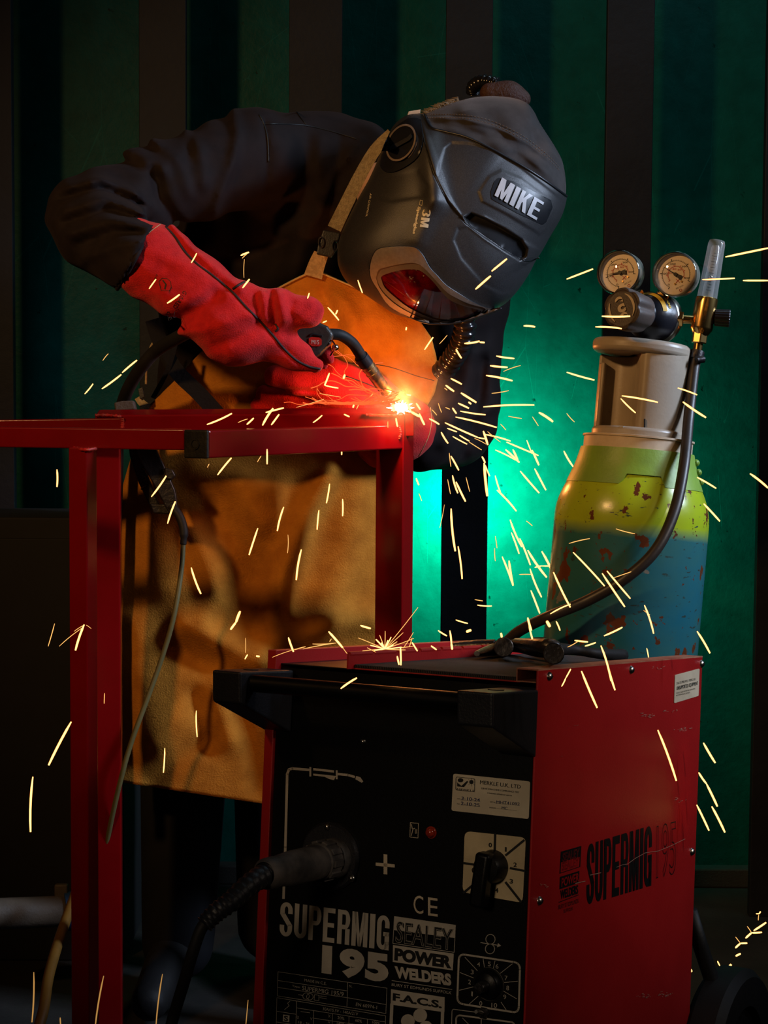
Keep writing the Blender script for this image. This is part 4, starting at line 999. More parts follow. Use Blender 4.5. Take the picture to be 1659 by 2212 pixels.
# gauges
def gauge(cpx, cpy, d, rpx, nvec, needle, roll_, start, nm):
    c = P(cpx, cpy, d); nn = D2W(nvec).normalized(); R_ = rpx*d/F
    uu = (RGT-nn*RGT.dot(nn)).normalized(); vv = nn.cross(uu)
    if vv.dot(UPV) > 0: vv = -vv
    ga = MB().lathe([(0, -0.030), (R_*0.80, -0.030), (R_*0.98, -0.024), (R_*1.0, -0.006), (R_*1.0, 0.0), (R_*0.93, 0.001), (R_*0.93, -0.007), (0, -0.007)], c, nn, 64).build('pressure_gauge', 'gauge_case', rg, smooth=35, label=nm)
    MB().lathe([(0, -0.0066), (R_*0.93, -0.0066)], c, nn, 48).build('gauge_face', 'gauge_face', ga, smooth=0)
    mp = disc_map(c-nn*0.0066, uu, vv, nn); g = MB(); rd_ = MB()
    S = R_
    a0 = roll_
    def pol(a, q_): return (q_*S*math.cos(math.radians(a)), q_*S*math.sin(math.radians(a)))
    arc = [pol(a0+a, .62) for a in range(0, 271, 6)]; lines_on(g, arc, S*.014, mp, off=.0004)
    for k_ in range(0, 41):
        a = a0+270*k_/40; L_ = .10 if k_ % 10 == 0 else .045
        lines_on(g, [pol(a, .62), pol(a, .62+L_)], S*(.035 if k_ % 10 == 0 else .014), mp, off=.0004)
    arc = [pol(a0+a, .36) for a in range(20, 260, 6)]; lines_on(rd_, arc, S*.02, mp, off=.0004)
    for k_ in range(0, 25): a = a0+20+240*k_/24; lines_on(rd_, [pol(a, .36), pol(a, .41 if k_ % 4 else .44)], S*(.014 if k_ % 4 else .03), mp, off=.0004)
    for s_, a, q_, dst in (('0', 8, .55, g), ('100', 68, .52, g), ('200', 135, .5, g), ('300', 200, .52, g), ('400', 262, .52, g), ('20', 80, .27, rd_), ('40', 135, .26, rd_), ('60', 190, .27, rd_)):
        x, y = pol(a0+a, q_); hw = .045*len(s_)*S; text_on(dst, s_, mp, (x-hw, y-.04*S), (x+hw, y-.04*S), (x-hw, y+.04*S), off=.0004)
    x, y = pol(90+roll_-135, .60)
    text_on(g, 'ISO 5171', mp, (x-.18*S, y+.04*S), (x+.14*S, y-.10*S), (x-.16*S, y+.10*S), off=.0004)
    lines_on(rd_, circ((x+.04*S, y+.14*S), .055*S, .055*S, 14), .025*S, mp, off=.0004)
    x, y = pol(90+roll_-135, .30); lines_on(rd_, [(x-.08*S, y-.08*S), (x+.08*S, y+.08*S)], .025*S, mp, off=.0006); lines_on(rd_, [(x-.08*S, y+.08*S), (x+.08*S, y-.08*S)], .025*S, mp, off=.0006)
    g.build('dial_print', 'print_black', ga, smooth=0); rd_.build('dial_red_print', 'print_red', ga, smooth=0)
    an = math.radians(needle); dx, dy = math.cos(an), math.sin(an); q_ = MB()
    def ND(a_, b_, z): return mp((dx*a_-dy*b_)*S, (dy*a_+dx*b_)*S, z)
    q_.prism([ND(.72, 0, .0028), ND(.05, .035, .0028), ND(.05, -.035, .0028)], nn*.0006); q_.prism([ND(-.02, .04, .0028), ND(-.28, .11, .0028), ND(-.28, -.11, .0028), ND(-.02, -.04, .0028)], nn*.0006)
    q_.lathe([(0, .0045), (S*.085, .0045), (S*.085, 0.0005)], c-nn*0.0066, nn, 20)
    q_.build('needle', 'print_black', ga, smooth=0)
    for a, z in ((90+roll_-135-22, .42), (90+roll_-135+22, .42)):
        x, y = pol(a, z); cyl(mp(x, y, .0002), mp(x, y, .0014), S*.045, 12).build('brass_pin', 'brass', ga)
    MB().lathe([(R_*1.03, -0.012), (R_*1.04, 0.0), (R_*1.0, 0.006), (R_*.86, 0.0085), (0, 0.0095)], c, nn, 64).build('gauge_lens', 'clear_plastic', ga, smooth=180)
    return c, nn
gauge(1337, 588, DRG-0.03, 47, (-0.42, 0.0, -0.9), 174, 97, 0, 'left gauge, needle pointing left')
gauge(1458, 592, DRG-0.03, 48, (-0.36, 0.02, -0.93), 213, 118, 0, 'right gauge, needle pointing up and left')
for a, b_ in (((1374, 632), (1391, 662)), ((1432, 632), (1424, 662))):
    p0, p1 = P(*a, DRG-0.012), P(*b_, DRG-0.006)
    cyl(p0, p1, 0.0095, 6).build('gauge_stem', 'brass', rg, smooth=0, bevel=0.0008)
cyl(P(1397, 715, DRG), P(1394, 745, DRG), 0.0125).build('inlet_stem', 'chrome', rg)
# outlet and flow meter
q0, q1, q2, q3 = P(1430, 688, DRG), P(1452, 688, DRG-.004), P(1476, 690, DRG-.006), P(1500, 691, DRG-.008)
cyl(q0, q1, 0.0095).build('outlet_pipe', 'reg_black', rg); cyl(q1, q2, 0.0118, 6).build('outlet_nut', 'brass', rg, smooth=0, bevel=0.0012)
cyl(q2, q3, 0.0060).build('outlet_tube', 'brass', rg)
fm0, fm1 = P(1515, 712, DRG-.008), P(1527, 645, DRG-.008); fax = (fm1-fm0).normalized()
fb = MB().lathe([(0, -0.008), (0.010, -0.008), (0.0150, 0.0), (0.0155, 0.003), (0.0155, (fm1-fm0).length), (0.0145, (fm1-fm0).length+.001), (0, (fm1-fm0).length+.001)], fm0, fax, 40).build('flowmeter_body', 'brass', rg, smooth=35)
tl = 0.083
MB().lathe([(0.0140, 0), (0.0118, tl-.006), (0.0105, tl-.001), (0.007, tl), (0, tl+.0005)], fm1, fax, 40).build('flow_tube', 'tube_plastic', rg, smooth=60)
MB().lathe([(0.0080, 0), (0.0068, tl-.012), (0.005, tl-.008)], fm1, fax, 32).build('inner_tube', 'tube_plastic', rg, smooth=60)
MB().ball(fm1+fax*0.030, 0.0032, 12).build('flow_ball', 'chrome', rg)
g = MB(); tz = (CAM-fm1).normalized(); tz = (tz-fax*tz.dot(fax)).normalized(); tx = fax.cross(tz)
for k_ in range(14):
    p = fm1+fax*(0.010+.004*k_)+tz*0.0135; g.box(p, tx*(.0022 if k_ % 2 else .0034), fax*.0002, tz*.0001)
g.build('flow_scale', 'print_black', rg, smooth=0)
k0 = P(1543, 686, DRG-.010); k1 = P(1577, 688, DRG-.014); ka = (k1-k0).normalized(); uu, vv = frame_of(ka)
mb = MB(); n = 80
for h, s_ in ((0, .008), (.001, .0118), ((k1-k0).length-.001, .0125), ((k1-k0).length, .0115)):
    for i in range(n):
        a_ = 2*math.pi*i/n; q_ = s_*(1-.05*(i % 4 < 2)); mb.v.append(k0+ka*h+(uu*math.cos(a_)+vv*math.sin(a_))*q_)
for k_ in range(3):
    for i in range(n): mb.f.append([k_*n+i, k_*n+(i+1) % n, (k_+1)*n+(i+1) % n, (k_+1)*n+i])
mb.f.append([3*n+i for i in range(n)])
mb.build('flow_knob', 'reg_black', rg, smooth=25); cyl(P(1530, 684, DRG-.009), k0, .006).build('knob_shaft', 'brass', rg)
cyl(P(1513, 712, DRG-.008), P(1509, 742, DRG-.008), 0.0115, 6).build('hose_nut', 'brass', rg, smooth=0, bevel=0.0015)
cyl(P(1509, 740, DRG-.008), P(1505, 772, DRG-.008), 0.0062).build('hose_tail', 'brass', rg)
# hose
mat('hose_rubber', (0.030, 0.022, 0.018), rough=0.42, col2=(0.022, 0.017, 0.014), bump=0.05)
hp = smoothpath([P(1506, 764, DRG-.008), P(1499, 800, DRG-.014), P(1488, 900, DRG-.035), P(1477, 1010, DRG-.085), P(1455, 1110, DRG-.118), P(1415, 1190, DRG-.135), P(1350, 1250, DRG-.135), P(1270, 1297, DRG-.12), P(1190, 1330, DRG-.11), P(1140, 1353, DRG-.08), P(1108, 1374, DRG-.05), P(1088, 1402, DRG-.04), P(1078, 1470, DRG-.02)], 10)
ho = empty('gas_hose', hp[0], 'black rubber gas hose hanging from the regulator across the bottle', 'hose')
MB().tube(hp, 0.0076, 20).build('hose_tube', 'hose_rubber', ho, smooth=180)
cl_ = MB().lathe([(0.0088, -.006), (0.0098, -.006), (0.0098, .006), (0.0088, .006)], hp[2], (hp[3]-hp[1]).normalized(), 30).build('hose_clamp', 'steel_dark', ho)
cyl(P(1504, 778, DRG-.022), P(1520, 776, DRG-.018), .0050, 14).build('clamp_screw', 'steel_dark', ho)
# ================================================================== red box-section frame being welded
ZV = Vector((0, 0, 1))
fr = empty('steel_frame', P(180, 2215, 2.62), 'glossy red box-section steel frame with a black end cap, standing in front of the welder', 'metal frame')
mat('cap_black', (0.005, 0.005, 0.005), spec=.25, rough=0.5, col2=(0.008, 0.007, 0.005), nscale=60, bump=0.2)
mat('weld_bead', (0.16, 0.015, 0.012), rough=0.2, col2=(0.35, 0.01, 0.01), nscale=60, bump=0.6, bscale=220)
A_ = P(452, 960, 2.56); B_ = P(876, 935.5, 3.0); B_.z = A_.z
t_ = (B_-A_).normalized(); s_ = Vector((-t_.y, t_.x, 0)); hh = 0.0197; w_ = 0.041
o = MB().box((A_+B_)/2+s_*w_/2, (B_-A_)/2, s_*w_/2, ZV*hh).build('rail', 'red_gloss', fr, smooth=0, bevel=0.0025, bseg=3)
cap = MB().box(A_+s_*w_/2-t_*0.003, t_*0.003, s_*(w_/2+.0006), ZV*(hh+.0006)).build('end_cap', 'cap_black', fr, smooth=0, bevel=0.0022, bseg=3, label='black plastic end cap with a hole')
cc_ = A_+s_*w_/2-t_*0.0062
MB().lathe([(0.0082, 0), (0.0078, .0012), (0.0058, .0012), (0.0052, -.002)], cc_, -t_, 32).build('cap_rim', 'cap_black', cap)
MB().lathe([(0, 0.0004), (0.0052, .0004)], cc_, -t_, 24).build('cap_hole', 'print_black', cap, smooth=0)
def rail(pa, pb, bx, hgt, back, nm='rail'):
    d = (pb-pa).normalized(); s = Vector((-d.y, d.x, 0)).normalized()
    if s.y < 0: s = -s
    return MB().box((pa+pb)/2+s*back/2, (pb-pa)/2, s*back/2, ZV*hgt/2).build(nm, 'red_gloss', fr, smooth=0, bevel=0.0022, bseg=3)
e1 = A_+s_*w_+t_*0.016
pa = P(398, 950, 2.585); pb = P(-140, 942.5, 2.70); rail(pb, pa, 0, 0.0300, 0.030)
# second rail running back-left behind the first one
rail(P(-140, 932, 2.90), P(262, 926, 2.90), 0, 0.034, 0.030)
# back rail, slightly rolled so its top face shows
f0, f1 = P(205, 897, 2.955), P(895, 893.5, 2.995); b0, b1 = P(214, 884.5, 2.992), P(893, 879.5, 3.035)
dn = Vector((0, 0, -0.040))+(b0-f0)*0.18
MB().hexa([f0, f1, b1, b0], [f0+dn, f1+dn, b1+dn, b0+dn]).build('rail', 'red_gloss', fr, smooth=0, bevel=0.0025, bseg=3)
def post(px, py, d, w, ang, top, nm='leg'):
    p = P(px, py, d); r_ = ray(px, py); r_ = Vector((r_.x, r_.y, 0)).normalized(); lt = Vector((r_.y, -r_.x, 0))
    if lt.x < 0: lt = -lt
    a = math.radians(ang); lf = (-lt*math.cos(a)+r_*math.sin(a))*w; rt_ = (lt*math.sin(a)+r_*math.cos(a))*w
    zt = top; c = p+(lf+rt_)/2; c.z = zt/2
    return MB().box(c, lf/2, rt_/2, ZV*zt/2).build(nm, 'red_gloss', fr, smooth=0, bevel=0.0025, bseg=3)
post(187, 970, 2.600, 0.0302, 30, P(187, 967, 2.60).z)
post(872, 900, 2.990, 0.0495, 21, P(872, 895, 2.99).z)
post(259, 930, 2.955, 0.040, 3, P(259, 920, 2.96).z)
# weld beads
def bead(pts, r, seed):
    q = smoothpath([P(*p) for p in pts], 10); rr_ = random.Random(seed)
    MB().tube(q, [r*(0.75+0.35*(i % 3 == 0)+rr_.uniform(-.15, .15)) for i in range(len(q))], 10).build('weld_bead', 'weld_bead', fr, smooth=180)
bead([(264, 903, 2.895), (265, 915, 2.895), (264, 928, 2.895)], 0.0035, 1)
bead([(862, 920, 2.985), (865, 935, 2.985), (861, 950, 2.985)], 0.0030, 2)
bead([(160, 968, 2.615), (186, 972, 2.598), (208, 969, 2.612)], 0.0028, 3)
bead([(206, 897, 2.95), (235, 897, 2.95), (262, 900, 2.95)], 0.0030, 4)
bead([(790, 896, 2.985), (830, 897, 2.985), (870, 896, 2.985)], 0.0030, 5)

# ================================================================== earth clamp hanging from the back rail
mat('clamp_black', (0.007, 0.006, 0.006), spec=.35, rough=0.40, col2=(0.012, 0.009, 0.007), nscale=30, bump=0.3, bscale=150)
mat('clamp_pad', (0.055, 0.04, 0.03), rough=0.8, nscale=40, bump=0.4)
mat('cable_olive', (0.10, 0.085, 0.03), rough=0.45)
ec = empty('earth_clamp', P(340, 1040, 3.03), 'black earth clamp gripping the red frame, trailing a thin olive cable down the apron', 'clamp')
def bar(poly, d, th, nm, m='clamp_black', par=None, bev=0.0025): return MB().prism([P(x, y, d) for x, y in poly], fwd*th).build(nm, m, par or ec, smooth=0, bevel=bev, bseg=3)
bar([(246, 870), (262, 866), (288, 865), (292, 884), (270, 887), (249, 889)], 3.045, 0.03, 'jaw_pad', 'clamp_pad')
bar([(268, 886), (284, 886), (300, 975), (322, 1035), (350, 1106), (331, 1108), (300, 1045), (280, 985)], 3.045, 0.012, 'clamp_arm')
bar([(286, 950), (330, 955), (352, 1000), (378, 1060), (386, 1112), (366, 1112), (340, 1062), (322, 1030), (304, 1000)], 3.02, 0.02, 'clamp_arm')
bar([(324, 1088), (384, 1090), (385, 1112), (331, 1109)], 3.025, 0.03, 'clamp_pivot')
bar([(356, 1010), (372, 1014), (379, 1028), (369, 1037), (356, 1034)], 3.015, 0.02, 'copper_jaw')
MB().tube([P(310, 1000+0*k, 3.04)+D2W((0.004*math.sin(k*1.2), 0.0022*k, 0.004*math.cos(k*1.2))) for k in range(22)], 0.0012, 6).build('spring', 'steel_dark', ec)
MB().tube(smoothpath([P(370, 1092, 3.012), P(388, 1116, 3.005), P(397, 1145, 3.0), P(396, 1176, 3.0)], 8), [0.0072]*20+[0.0055]*5, 14).build('cable_boot', 'rubber_black', ec, smooth=180)
MB().tube(smoothpath([P(396, 1170, 3.0), P(392, 1230, 2.998), P(376, 1330, 2.99), P(350, 1420, 2.99), P(318, 1510, 2.985), P(285, 1600, 2.98), P(262, 1680, 2.98), P(235, 1800, 3.0), P(200, 2000, 3.05)], 8), 0.0042, 14).build('cable', 'cable_olive', ec, smooth=180)

# ================================================================== welding torch
tr = empty('welding_torch', P(670, 740, 2.83), 'black welding torch with curved neck and brass nozzle held in the upper red glove', 'welding torch')
mat('torch_black', (0.020, 0.017, 0.015), rough=0.40, col2=(0.035, 0.027, 0.02), nscale=30, bump=0.12)
mat('nozzle_brass', (0.80, 0.55, 0.26), rough=0.32, metal=1.0, col2=(0.25, 0.20, 0.16), nscale=50, nlo=.45, nhi=.6)
mat('torch_red', (0.55, 0.02, 0.01), rough=0.4)
DT = 2.83
hd = MB().prism([P(x, y, DT) for x, y in [(560, 712), (598, 706), (640, 699), (690, 696), (708, 704), (722, 722), (713, 743), (692, 765), (672, 777), (655, 764), (628, 742), (590, 740)]], fwd*0.034).build('handle', 'torch_black', tr, smooth=0, bevel=0.006, bseg=4)
MB().prism([P(x, y, DT-0.0012) for x, y in [(667, 731), (672, 728), (690, 729), (695, 734), (695, 744), (690, 748), (674, 748), (667, 743)]], fwd*0.003).build('model_plate', 'torch_red', hd, smooth=0)
g = MB(); pm = lambda x, y, off: P(x, y, DT-0.0016-off); text_on(g, 'M15', pm, (673, 734), (689, 735), (673, 743), bold=.03); g.build('plate_lettering', 'label_paper', hd, smooth=0)
bar([(668, 724), (674, 719), (697, 724), (696, 728), (676, 723), (670, 727)], DT-0.002, 0.004, 'grip_ridge', 'print_black', hd, 0.0005)
for y in (740, 748): bar([(647, y), (659, y+2), (659, y+4), (647, y+2)], DT-0.001, 0.002, 'grip_line', 'clamp_pad', hd, 0)
nk = smoothpath([P(706, 722, DT+.014), P(735, 724, DT+.02), P(760, 740, DT+.035), P(776, 762, DT+.05), P(784, 778, DT+.06)], 8)
MB().tube(nk, 0.0090, 24).build('swan_neck', 'rubber_black', tr, smooth=180)
n0, n1 = P(779, 769, DT+.056), P(836, 848, DT+.105); nd = (n1-n0); nl = nd.length
MB().lathe([(0.009, 0), (0.0115, .001), (0.0118, nl*.22), (0.0105, nl*.225)], n0, nd, 32).build('neck_insulator', 'plastic_black', tr, smooth=40)
MB().lathe([(0.0108, nl*.2), (0.0108, nl*.30), (0.0116, nl*.305), (0.0116, nl*.34), (0.0108, nl*.345), (0.0108, nl*.42), (0.0116, nl*.425), (0.0116, nl*.45), (0.0108, nl*.455), (0.0106, nl*.8), (0.0090, nl), (0.0078, nl), (0.0078, nl*.8)], n0, nd, 40).build('nozzle', 'nozzle_brass', tr, smooth=40)
cyl(n0+nd*.7, n0+nd*1.03, 0.0030).build('contact_tip', 'brass', tr)
MB().tube(smoothpath([P(713, 732, DT+.004), P(722, 742, DT-.002), P(722, 754, DT-.002), P(714, 768, DT+.006)], 6), 0.0014, 8).build('hanging_ring', 'chrome', tr)
MB().lathe([(0, 0), (0.004, 0), (0.0052, .002), (0.0052, .007), (0.003, .009), (0, .009)], P(719, 750, DT+.010), D2W((1, .2, -.3)), 24).build('trigger_screw', 'chrome', tr)
MB().tube(smoothpath([P(410, 715, 2.87), P(345, 752, 2.95), P(312, 785, 2.98), P(282, 830, 3.03), P(264, 875, 3.085), P(255, 930, 3.11), P(252, 1050, 3.12), P(245, 1300, 3.12), P(235, 1700, 3.1)], 8), 0.0108, 20).build('torch_cable', 'rubber_black', tr, smooth=180)
# ================================================================== the welder
mat('jacket', (0.0120, 0.0078, 0.0080), rough=0.8, col2=(0.009, 0.0060, 0.0065), nscale=40, sheen=0.03, sheencol=(0.5, 0.38, 0.34), bump=0.12, bscale=900, spec=0.18)
mat('trousers', (0.010, 0.010, 0.012), rough=0.8, spec=0.2)
mat('skin', (0.55, 0.33, 0.24), rough=0.5)
mat('glove_red', (0.58, 0.012, 0.014), rough=0.85, col2=(0.42, 0.006, 0.010), nscale=55, nlo=.35, nhi=.65, sheen=0.25, sheencol=(1, .35, .3), bump=0.55, bscale=420, spec=0.2)
mat('piping', (0.015, 0.004, 0.004), rough=0.7)
mat('suede', (0.50, 0.195, 0.022), rough=0.9, col2=(0.36, 0.130, 0.013), nscale=22, nlo=.35, nhi=.65, sheen=0.0, sheencol=(1, .7, .4), bump=0.5, bscale=330, spec=0.15)
mat('suede_edge', (0.50, 0.38, 0.18), rough=0.9, bump=0.5)
mat('webbing', (0.42, 0.33, 0.19), rough=0.8, col2=(0.30, 0.23, 0.13), nscale=160, bump=0.6, bscale=500)
mat('helmet_shell', (0.018, 0.017, 0.018), rough=0.42, col2=(0.030, 0.029, 0.030), nscale=700, nlo=.45, nhi=.6, bump=0.16, bscale=950, spec=0.6)
mat('helmet_dark', (0.010, 0.010, 0.012), rough=0.35, bump=0.05, bscale=900)
mat('helmet_grey', (0.20, 0.155, 0.125), rough=0.48, col2=(0.17, 0.13, 0.105), nscale=200, bump=0.06, bscale=600)
mat('helmet_grey_dark', (0.12, 0.09, 0.072), rough=0.5, bump=0.06, bscale=600)
mat('lens_red', (0.10, 0.002, 0.003), rough=0.05, col2=(0.02, 0.0, 0.001), nscale=26, nlo=.42, nhi=.6, coat=1.0, spec=0.8)
mat('hood_cloth', (0.030, 0.026, 0.026), rough=0.85, col2=(0.022, 0.019, 0.019), nscale=60, sheen=0.3, sheencol=(.6, .5, .45), bump=0.2, bscale=900, spec=0.2)
mat('thread', (0.14, 0.10, 0.075), rough=0.7)
mat('brown_leather', (0.05, 0.015, 0.007), rough=0.6, bump=0.9, bscale=200)
mat('hair_grey', (0.28, 0.21, 0.14), rough=0.6)
mat('decal_silver', (0.45, 0.45, 0.47), rough=0.4)
mat('decal_cream', (0.72, 0.62, 0.40), rough=0.4)
mat('belt_black', (0.004, 0.003, 0.0025), rough=0.8, spec=.2, bump=0.2)

# body: one continuous figure, bent forward over the frame
foot_r, foot_l = P(385, 2180, 3.34), P(590, 2160, 3.46)
def w2p(v): x, y, z = proj(v); return x, y, z
fr_ = w2p(Vector((foot_r.x, foot_r.y, 0.10))); fl_ = w2p(Vector((foot_l.x, foot_l.y, 0.10)))
tr_ = w2p(Vector((foot_r.x-0.03, foot_r.y-0.17, 0.05))); tl_ = w2p(Vector((foot_l.x+0.03, foot_l.y-0.17, 0.05)))
legs = [((455, 1000, 3.34, 112), (400, 1560, 3.33, 98)), ((400, 1560, 3.33, 98), (*fr_, 78)), ((630, 1000, 3.38, 110), (600, 1560, 3.40, 98)), ((600, 1560, 3.40, 98), (*fl_, 78))]
B = [((480, 930, 3.32, 100), (600, 560, 3.27, 112)), ((600, 560, 3.27, 112), (720, 400, 3.24, 105)), ((740, 400, 3.22, 70), (900, 420, 3.05, 62)),
     ((960, 440, 2.99, 92), (1040, 380, 2.99, 96)), ((960, 500, 2.95, 62), (990, 560, 2.93, 46)), ((1010, 600, 2.93, 14), (1000, 640, 2.925, 12)),
     ((560, 345, 3.12, 58), (200, 470, 2.94, 45)), ((200, 470, 2.94, 45), (400, 620, 2.80, 34)), ((400, 620, 2.80, 34), (520, 700, 2.79, 36)),
     ((860, 410, 3.30, 62), (985, 650, 3.38, 50)), ((985, 650, 3.38, 50), (975, 920, 3.36, 44)), ((975, 920, 3.36, 44), (850, 920, 3.13, 34)), ((850, 920, 3.13, 34), (745, 845, 3.09, 28)),
     ((560, 672, 2.77, 15), (655, 676, 2.76, 12)), ((560, 730, 2.8, 14), (640, 765, 2.8, 12)), ((540, 740, 2.82, 14), (650, 775, 2.83, 11)), ((530, 750, 2.84, 13), (600, 775, 2.85, 10)), ((520, 740, 2.81, 13), (600, 750, 2.86, 10)),
     ((725, 832, 3.07, 12), (610, 819, 3.045, 9)), ((725, 850, 3.085, 12), (600, 852, 3.093, 8)), ((725, 862, 3.09, 11), (600, 876, 3.1, 7)), ((725, 870, 3.095, 10), (650, 888, 3.1, 7)), ((765, 828, 3.08, 12), (722, 798, 3.05, 8))]+[(a[:3]+(a[3]*.8,), b[:3]+(b[3]*.6,)) for a, b in legs]
pts = [q for b in B for q in b[:2]]; lo, hi = cbox(pts, 0.03)
V_, F_ = sdf_mesh(B, lo, hi, 0.011, k=0.014)
person = mesh_obj('person', V_, F_, 'skin', None, smooth=180)
tag(person, 'person in dark jacket, leather apron, red gauntlets and welding helmet bent over the frame', 'person')
PL = Vector(person.location)

# trousers and boots
lo, hi = cbox([q for b in legs for q in b[:2]], 0.03)
V_, F_ = sdf_mesh(legs, lo, hi, 0.012, k=0.04)
mesh_obj('trousers', V_, F_, 'trousers', person, smooth=180)
for f_, t2 in ((fr_, tr_), (fl_, tl_)):
    bb = [((*f_, 56), (*t2, 42))]; lo, hi = cbox([bb[0][0], bb[0][1]], 0.02)
    V_, F_ = sdf_mesh(bb, lo, hi, 0.008); mesh_obj('boot', V_, F_, 'rubber_black', person, smooth=180)

# jacket
J = [((470, 890, 3.33, 128), (500, 600, 3.31, 155)), ((500, 600, 3.31, 155), (560, 450, 3.28, 150)), ((475, 930, 3.32, 128), (590, 570, 3.28, 150)), ((590, 570, 3.28, 150), (700, 400, 3.25, 158)), ((590, 338, 3.17, 98), (770, 378, 3.2, 108)), ((770, 400, 3.2, 110), (880, 430, 3.16, 96)),
     ((545, 342, 3.10, 104), (192, 462, 2.94, 79)), ((192, 468, 2.94, 79), (215, 500, 2.90, 84)), ((215, 500, 2.90, 84), (330, 580, 2.81, 87)),
     ((870, 410, 3.34, 112), (988, 650, 3.40, 103)), ((988, 650, 3.40, 103), (986, 880, 3.38, 90)), ((975, 925, 3.37, 88), (910, 945, 3.25, 74))]
rdg = [([(505, 242), (513, 290), (503, 350), (480, 410), (467, 455)], 12, .011), ([(332, 362), (348, 430), (395, 500)], 13, -.014), ([(225, 318), (300, 328), (352, 372)], 14, .009), ([(205, 345), (270, 350), (330, 380)], 8, -.006),
       ([(145, 405), (215, 385), (290, 412), (325, 445)], 9, .009), ([(130, 430), (220, 408), (300, 440)], 7, -.007), ([(140, 455), (225, 428), (310, 462)], 9, .009), ([(140, 480), (235, 452), (320, 478)], 7, -.008), ([(150, 505), (235, 475), (322, 490)], 10, .010),
       ([(165, 530), (245, 500), (300, 505)], 8, -.008), ([(180, 560), (250, 530), (300, 520)], 11, .009), ([(390, 262), (432, 320), (440, 400)], 13, .008), ([(330, 300), (385, 345), (410, 420)], 12, .007), ([(415, 280), (405, 340)], 9, -.006),
       ([(300, 290), (340, 310)], 12, .005), ([(572, 262), (578, 330), (575, 420)], 6, -.006), ([(690, 300), (690, 420), (640, 600)], 16, .008), ([(735, 300), (725, 420), (690, 560)], 12, -.007), ([(780, 300), (720, 380), (690, 470)], 8, .007),
       ([(1072, 640), (1055, 760), (1060, 860)], 14, .006), ([(1020, 760), (1000, 860), (960, 960)], 16, .009), ([(1045, 780), (1030, 880), (1000, 980)], 12, -.009), ([(950, 740), (940, 860)], 14, -.008), ([(1070, 880), (1010, 900), (960, 900)], 12, .008), ([(985, 560), (1050, 600)], 14, .006)]
def wr(X, Y, Z, U, W):
    a = np.sin(U*.031+3*np.sin(W*.017)+Z*9)*np.sin(W*.026+2*np.sin(U*.02)); b = np.sin((U+W)*.055+2.2*np.sin(W*.03-U*.011))
    return .0030*a+.0016*b
def cuff(X, Y, Z, U, W):
    q = ((U-296)*.87+(W-552)*.49)*2.85/F
    return np.where((Z < 2.925) & (U < 470) & (W > 425), q, -1).astype(np.float32)
lo, hi = cbox([q for b in J for q in b[:2]], 0.03)
Vj, Fj = sdf_mesh(J, lo, hi, 0.0052, k=0.035, rd=rdg, extra=wr, cuts=cuff)
jk = mesh_obj('jacket', Vj, Fj, 'jacket', person, smooth=180)
jb = bvh_of([(Vj, Fj)]); jm = surf_mapper(jb, 3.1)
def seam(pts, r, m, parent, mapper, nm='seam', sub=8, off=.0006): 
    return MB().tube([mapper(p[0], p[1], off) for p in spx(pts, sub)], r, 6).build(nm, m, parent, smooth=180)
seam([(560, 248), (570, 268), (578, 300), (580, 350)], .0012, 'print_black', jk, jm)
seam([(570, 268), (610, 268), (660, 271), (720, 285), (770, 300)], .0012, 'print_black', jk, jm)
seam([(640, 240), (650, 255), (662, 270)], .001, 'print_black', jk, jm)
# sleeve hem: a turned edge
MB().tube(smoothpath([P(333, 484, 2.83), P(320, 505, 2.795), P(296, 552, 2.755), P(270, 598, 2.78), P(252, 626, 2.825)], 8), [0.001]+[0.0036]*31+[0.001], 10).build('sleeve_hem', 'jacket', jk, smooth=180)

# right glove (upper, holding the torch)
G = [((290, 540, 2.83, 70), (330, 568, 2.815, 80), 1.25), ((330, 568, 2.815, 80), (420, 632, 2.80, 77), 1.2), ((420, 632, 2.80, 77), (510, 706, 2.79, 83), 1.3), ((510, 706, 2.79, 80), (585, 722, 2.79, 50), 1.3),
     ((520, 655, 2.785, 44), (600, 668, 2.775, 40), 1.1), ((600, 668, 2.775, 38), (665, 675, 2.775, 35), 1.1), ((560, 728, 2.79, 44), (640, 768, 2.80, 32), 1.3), ((640, 768, 2.80, 28), (684, 789, 2.80, 15), 1.0)]
gr_ = [([(372, 698), (420, 672), (466, 640)], 17, -.014), ([(378, 722), (440, 712), (500, 690), (540, 680)], 15, .009), ([(352, 640), (400, 655), (440, 640)], 14, .006), ([(330, 545), (420, 575), (480, 640)], 20, .003),
       ([(552, 640), (560, 672)], 6, -.007), ([(566, 632), (574, 690)], 7, .006), ([(588, 634), (594, 700)], 6, -.008), ([(604, 640), (612, 690)], 9, .006), ([(640, 690), (625, 675), (632, 655)], 6, -.005),
       ([(470, 745), (530, 725), (560, 700)], 12, -.006), ([(500, 770), (560, 745), (600, 735)], 14, .006),
       ([(362, 492), (400, 540), (455, 590), (505, 632), (560, 690), (600, 738), (650, 785)], 6, -.004), ([(372, 485), (415, 535), (470, 585), (520, 622)], 9, .006)]
lo, hi = cbox([q for b in G for q in b[:2]], 0.03)
Vg, Fg = sdf_mesh(G, lo, hi, 0.0032, k=0.016, rd=gr_, extra=lambda X, Y, Z, U, W: .0016*np.sin(U*.07+2*np.sin(W*.05))*np.sin(W*.06+Z*20))
rgv = mesh_obj('glove', Vg, Fg, 'glove_red', person, smooth=180, label='upper red leather gauntlet gripping the torch')
gb = bvh_of([(Vg, Fg)]); gm = surf_mapper(gb, 2.74)
seam([(357, 490), (378, 512), (398, 543), (425, 570), (455, 592), (480, 612), (505, 634), (530, 662), (560, 692), (590, 725), (612, 752), (640, 778), (668, 792), (692, 797)], .0019, 'piping', rgv, gm, 'piping', 5, .0008)
